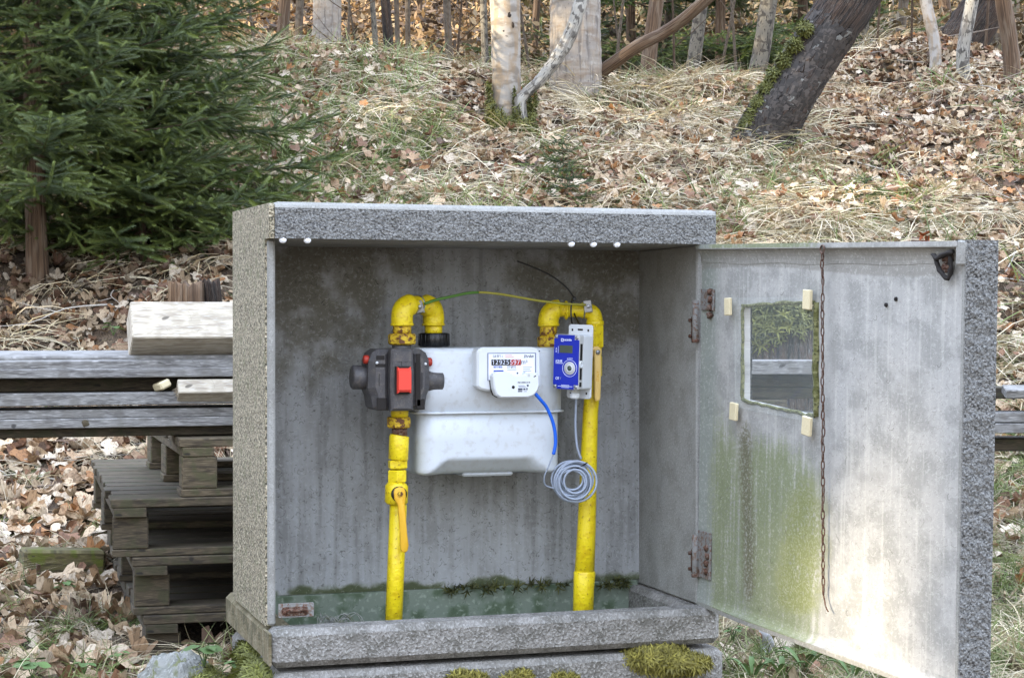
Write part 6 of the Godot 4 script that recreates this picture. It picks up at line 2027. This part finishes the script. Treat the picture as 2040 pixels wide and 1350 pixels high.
func build_small() -> void:
	var gold := Color(0.34, 0.30, 0.055)
	var olive := Color(0.17, 0.18, 0.035)
	cushion("large golden green moss cushion hanging over the right corner of the foundation", Vector3(0.885, -0.105, 0.0), Vector3(0.105, 0.03, 0.045), 2300, gold)
	cushion("small golden moss tuft on the front of the foundation, left of the middle", Vector3(0.405, -0.125, 0.012), Vector3(0.042, 0.028, 0.02), 420, gold)
	cushion("smaller moss tuft on the front of the foundation, right of the first tuft", Vector3(0.505, -0.122, 0.012), Vector3(0.022, 0.02, 0.015), 200, gold)
	cushion("tiny moss tuft low on the middle of the foundation front", Vector3(0.615, -0.135, 0.012), Vector3(0.02, 0.018, 0.014), 120, gold)
	cushion("green moss sheet on the left side of the foundation under the plinth", Vector3(-0.004, -0.150, -0.20), Vector3(0.030, 0.075, 0.26), 4200, olive * 1.4)
	cushion("moss patch round the grey stone at the lower left", Vector3(-0.085, -0.195, -0.42), Vector3(0.07, 0.05, 0.16), 1500, olive * 1.6)
	cushion("thin dark moss along the seam inside the cabinet, right of the left pipe", Vector3(0.60, 0.008, -0.375), Vector3(0.13, 0.006, 0.004), 26, olive * 0.55)
	cushion("dark moss in the right back corner inside the cabinet", Vector3(0.83, 0.004, -0.37), Vector3(0.06, 0.008, 0.006), 18, olive * 0.5)
	var st := S(0)
	for q in [[Vector3(-0.115, -0.205, -0.50), 0.085, Vector3(1.0, 0.95, 1.2)]]:
		sheet(st, 26, 16, func(u, v):
			var d := Vector3(sin(v * PI) * cos(TAU * u), cos(v * PI), sin(v * PI) * sin(TAU * u))
			return q[0] + d * q[1] * q[2] * (1.0 + 0.30 * fine.get_noise_3d(d.x * 0.25, d.y * 0.25, d.z * 0.25 + 3)))
	tag(obj("boulder", st, M.stone), "grey boulder with moss at the lower left, against the foundation", "stone")
	st = S(0)
	sheet(st, 20, 12, func(u, v):
		var d := Vector3(sin(v * PI) * cos(TAU * u), cos(v * PI), sin(v * PI) * sin(TAU * u))
		return Vector3(-0.135, -0.245, -0.27) + d * Vector3(0.065, 0.05, 0.09) * (1.0 + 0.35 * fine.get_noise_3d(d.x * 0.3, d.y * 0.3, d.z * 0.3 + 9)))
	tag(obj("boulder", st, M.stone), "low grey stone in front of the larger mossy boulder at the lower left", "stone")
	# the old stump behind the beam
	var sv := 6.9
	var su := (372.0 - 1020.0) / 3685.0 * sv
	var base := land(su, sv, -0.05)
	var t := thing("tree_stump", "split weathered grey stump standing behind the white beam", "stump", base)
	var topy := column(372, 540, sv).y - base.y
	for q in [[0.0, 0.062, 0.0, 0.0, 1.0], [0.085, 0.034, 0.05, 0.4, 1.02]]:
		st = S(0)
		sheet(st, 40, 14, func(u, v):
			var a: float = TAU * u
			var flute := 1.0 + 0.10 * sin(a * 9.0 + q[3]) + 0.06 * sin(a * 17.0 + 1.0)
			var flare := 1.0 + 0.55 * pow(1.0 - v, 2)
			var tip: float = topy * 0.92 * q[4] * v + (0.007 * sin(a * 3.0 + q[3]) + 0.008 * sin(a * 11)) * v
			return Vector3(q[0] + q[2] * (1.0 - v) * 1.2 + cos(a) * q[1] * flute * flare, tip, sin(a) * q[1] * flute * flare * 0.9), false, 3.0, 0.4)
		for k in 40:
			var a0 := TAU * k / 40
			var a1 := TAU * (k + 1) / 40
			var p0 := Vector3(q[0] + cos(a0) * q[1] * (1.0 + 0.10 * sin(a0 * 9.0 + q[3]) + 0.06 * sin(a0 * 17.0 + 1.0)), topy * 0.92 * q[4] + 0.007 * sin(a0 * 3.0 + q[3]) + 0.008 * sin(a0 * 11), sin(a0) * q[1] * 0.9 * (1.0 + 0.10 * sin(a0 * 9.0 + q[3]) + 0.06 * sin(a0 * 17.0 + 1.0)))
			var p1 := Vector3(q[0] + cos(a1) * q[1] * (1.0 + 0.10 * sin(a1 * 9.0 + q[3]) + 0.06 * sin(a1 * 17.0 + 1.0)), topy * 0.92 * q[4] + 0.007 * sin(a1 * 3.0 + q[3]) + 0.008 * sin(a1 * 11), sin(a1) * q[1] * 0.9 * (1.0 + 0.10 * sin(a1 * 9.0 + q[3]) + 0.06 * sin(a1 * 17.0 + 1.0)))
			tri(st, Vector3(q[0], topy * 0.92 * q[4] - 0.012, 0), p0, p1, Vector3.UP)
		var m: StandardMaterial3D = M.brown_bark if q[0] == 0.0 else M.dark_bark
		obj("stump_half", st, m, t)
	# the mossy stump seen through the window
	var wv := 6.6
	var wu := (1560.0 - 1020.0) / 3685.0 * wv
	var wb := land(wu, wv, -0.1)
	var ws := thing("mossy_stump", "dark stump capped with yellow moss, seen through the window in the door", "stump", wb)
	st = S(0)
	var wtop := column(1560, 655, wv).y - wb.y
	tube(st, PackedVector3Array([Vector3.ZERO, Vector3(0, wtop * 0.5, 0), Vector3(0, wtop, 0)]), [0.16, 0.13, 0.12], 18, true, 0.3, 8.0, 2.0, 1.0)
	obj("stump", st, M.dark_bark, ws)
	moss("moss_cap", ws, Vector3(1548, wv - 0.02, 0.13), 420, 640)
	moss("moss_cap", ws, Vector3(1515, wv - 0.05, 0.08), 160, 655)
	# nest of dry grass in the tray
	st = S(0)
	for k in 60:
		var a := rng.randf() * PI
		var c := Vector3(0.186 + rng.randfn(0, 0.008), -0.05, -0.15 + rng.randfn(0, 0.015))
		var r := rng.randf_range(0.03, 0.06)
		tube(st, smooth_path([c + Vector3(cos(a) * r, 0.0, 0), c + Vector3(cos(a + 0.7) * r * 0.8, r * 0.9, rng.randfn(0, 0.01)), c + Vector3(cos(a + 1.6) * r, rng.randf() * 0.02, rng.randfn(0, 0.01))], 4), 0.0008, 4, false)
	tag(obj("grass_nest", st, M.stone), "small grey nest of dry grass inside the plinth, left of the left pipe", "nest")
	# withered sprigs standing in the litter
	for q in [[1846, 425, 7.95, "upright sprig of orange withered leaves on the bank above the door"], [1012, 385, 8.3, "thin sprig of reddish withered leaves on the bank above the roof slab"]]:
		var wp := land((q[0] - 1020.0) / 3685.0 * q[2], q[2])
		var sprigs := thing("withered_sprig", q[3], "plant", wp)
		st = S(0)
		tube(st, smooth_path([Vector3.ZERO, Vector3(0.01, 0.10, 0), Vector3(-0.005, 0.21, 0.01)], 4), 0.002, 5)
		obj("stalk", st, M.brown_bark, sprigs)
		for k in 9:
			var leaf := put("leaf", leaf_mesh(80 + k, 0, 1.1), mat(Color(0.62, 0.33, 0.14) if q[0] > 1500 else Color(0.50, 0.30, 0.20), M.leaf.albedo_texture, 0.75), sprigs)
			leaf.transform = Transform3D(Basis(Vector3.UP, k * 2.3) * Basis(Vector3.BACK, rng.randf_range(-1.2, 0.6)) * Basis.from_scale(Vector3.ONE * rng.randf_range(0.05, 0.075)), Vector3(rng.randfn(0, 0.012), 0.06 + 0.017 * k, rng.randfn(0, 0.012)))
	# litter of paper by the door
	st = S(0)
	sheet(st, 10, 16, func(u, v):
		var y: float = v * 0.085
		return Vector3((u - 0.5) * lerpf(0.042, 0.012, v) + 0.012 * sin(v * 3.0) - 0.008 * v, y + 0.006 * sin(u * 7 + v * 5), 0.014 * sin(u * PI) + 0.010 * sin(v * 9.0 + u * 4.0)))
	var paper := obj("paper_scrap", st, mat(Color(0.70, 0.70, 0.70), M.leaf.albedo_texture, 0.8, 6.0))
	var pp := column(1532, 1322, 4.40)
	paper.transform = Transform3D(Basis(Vector3.RIGHT, -0.5) * Basis(Vector3.UP, 0.3), pp)
	tag(paper, "crumpled white scrap of paper or birch bark on the ground under the open door", "scrap")
	# green plants at the foot of the picture
	var herbs := [
		[62, 1345, 4.1, 0.05, 0, "fresh green lobed seedling at the lower left corner, nearest the left edge"],
		[165, 1335, 4.15, 0.035, 1, "small green herb with round leaves among brown leaves, lower left"],
		[235, 1318, 4.35, 0.03, 1, "little green herb in front of the lowest pallet"],
		[405, 1318, 4.02, 0.05, 0, "green strawberry like plant growing on the mossy boulder"],
		[470, 1335, 3.95, 0.03, 0, "small plant under the left corner of the plinth, beside moss"],
		[1462, 1268, 4.35, 0.03, 1, "small round leaved herb at the right corner of the plinth"],
		[1605, 1330, 4.05, 0.06, 2, "clump of long green leaves under the middle of the open door"],
		[1560, 1345, 3.95, 0.05, 2, "clump of long green leaves right of the white scrap"],
		[1700, 1345, 3.8, 0.05, 2, "clump of long green leaves below the door sheet, furthest right"],
		[1500, 1345, 3.95, 0.05, 2, "clump of long green leaves between moss cushion and white scrap"],
		[125, 1180, 5.2, 0.04, 1, "green herb beside the mossy timber in the leaves"],
		[90, 1135, 5.6, 0.04, 2, "grassy green tuft left of the mossy timber"],
		[225, 662, 6.9, 0.05, 1, "green herb behind the long boards, left of the white beam"]]
	for h in herbs:
		herb(h[5], h[0], h[1], h[2], h[3] * 0.72, h[4])

func herb(label: String, px: float, py: float, v: float, s: float, kind: int) -> void:
	var u := (px - 1020.0) / 3685.0 * v
	var p := column(px, py, v)
	var t := thing("green_herb", label, "plant", p, "green plants on the ground")
	for k in (7 if kind == 2 else 5):
		var a := TAU * k / 5.0 + rng.randf()
		var st := S(0)
		var tone := rng.randf_range(0.75, 1.25)
		st.set_color(Color(0.085, 0.145, 0.04) * tone)
		var d := Vector3(cos(a), 0, sin(a))
		var side := Vector3(-d.z, 0, d.x)
		var h := s * rng.randf_range(0.4, 1.0)
		if kind == 2:
			sheet(st, 2, 6, func(x, y): return d * s * (0.2 + 1.1 * y) * 1.2 + Vector3(0, s * 2.2 * (y - 0.65 * y * y), 0) + side * (x - 0.5) * s * 0.36 * sin(PI * clampf(y * 0.9 + 0.1, 0, 1)) + Vector3(0, 0.15 * s * absf(x - 0.5), 0))
		else:
			var c := d * s * 0.75 + Vector3(0, h, 0)
			tube(st, smooth_path([Vector3(0, -0.01, 0), c * 0.5 + Vector3(0, h * 0.3, 0), c], 3), 0.0012, 5, false)
			var n := 18
			for j in n:
				var f := func(i: int) -> Vector3:
					var b := TAU * i / n
					var r := s * (0.42 + (0.16 * absf(sin(b * 2.5)) + 0.05 * sin(b * 9) if kind == 0 else 0.0))
					return c + (d * cos(b) + side * sin(b)) * r + Vector3(0, -0.25 * r * cos(b) + 0.12 * s * absf(sin(b)), 0)
				tri(st, c, f.call(j), f.call(j + 1), Vector3.UP)
		obj("leaf", st, M.blade, t)
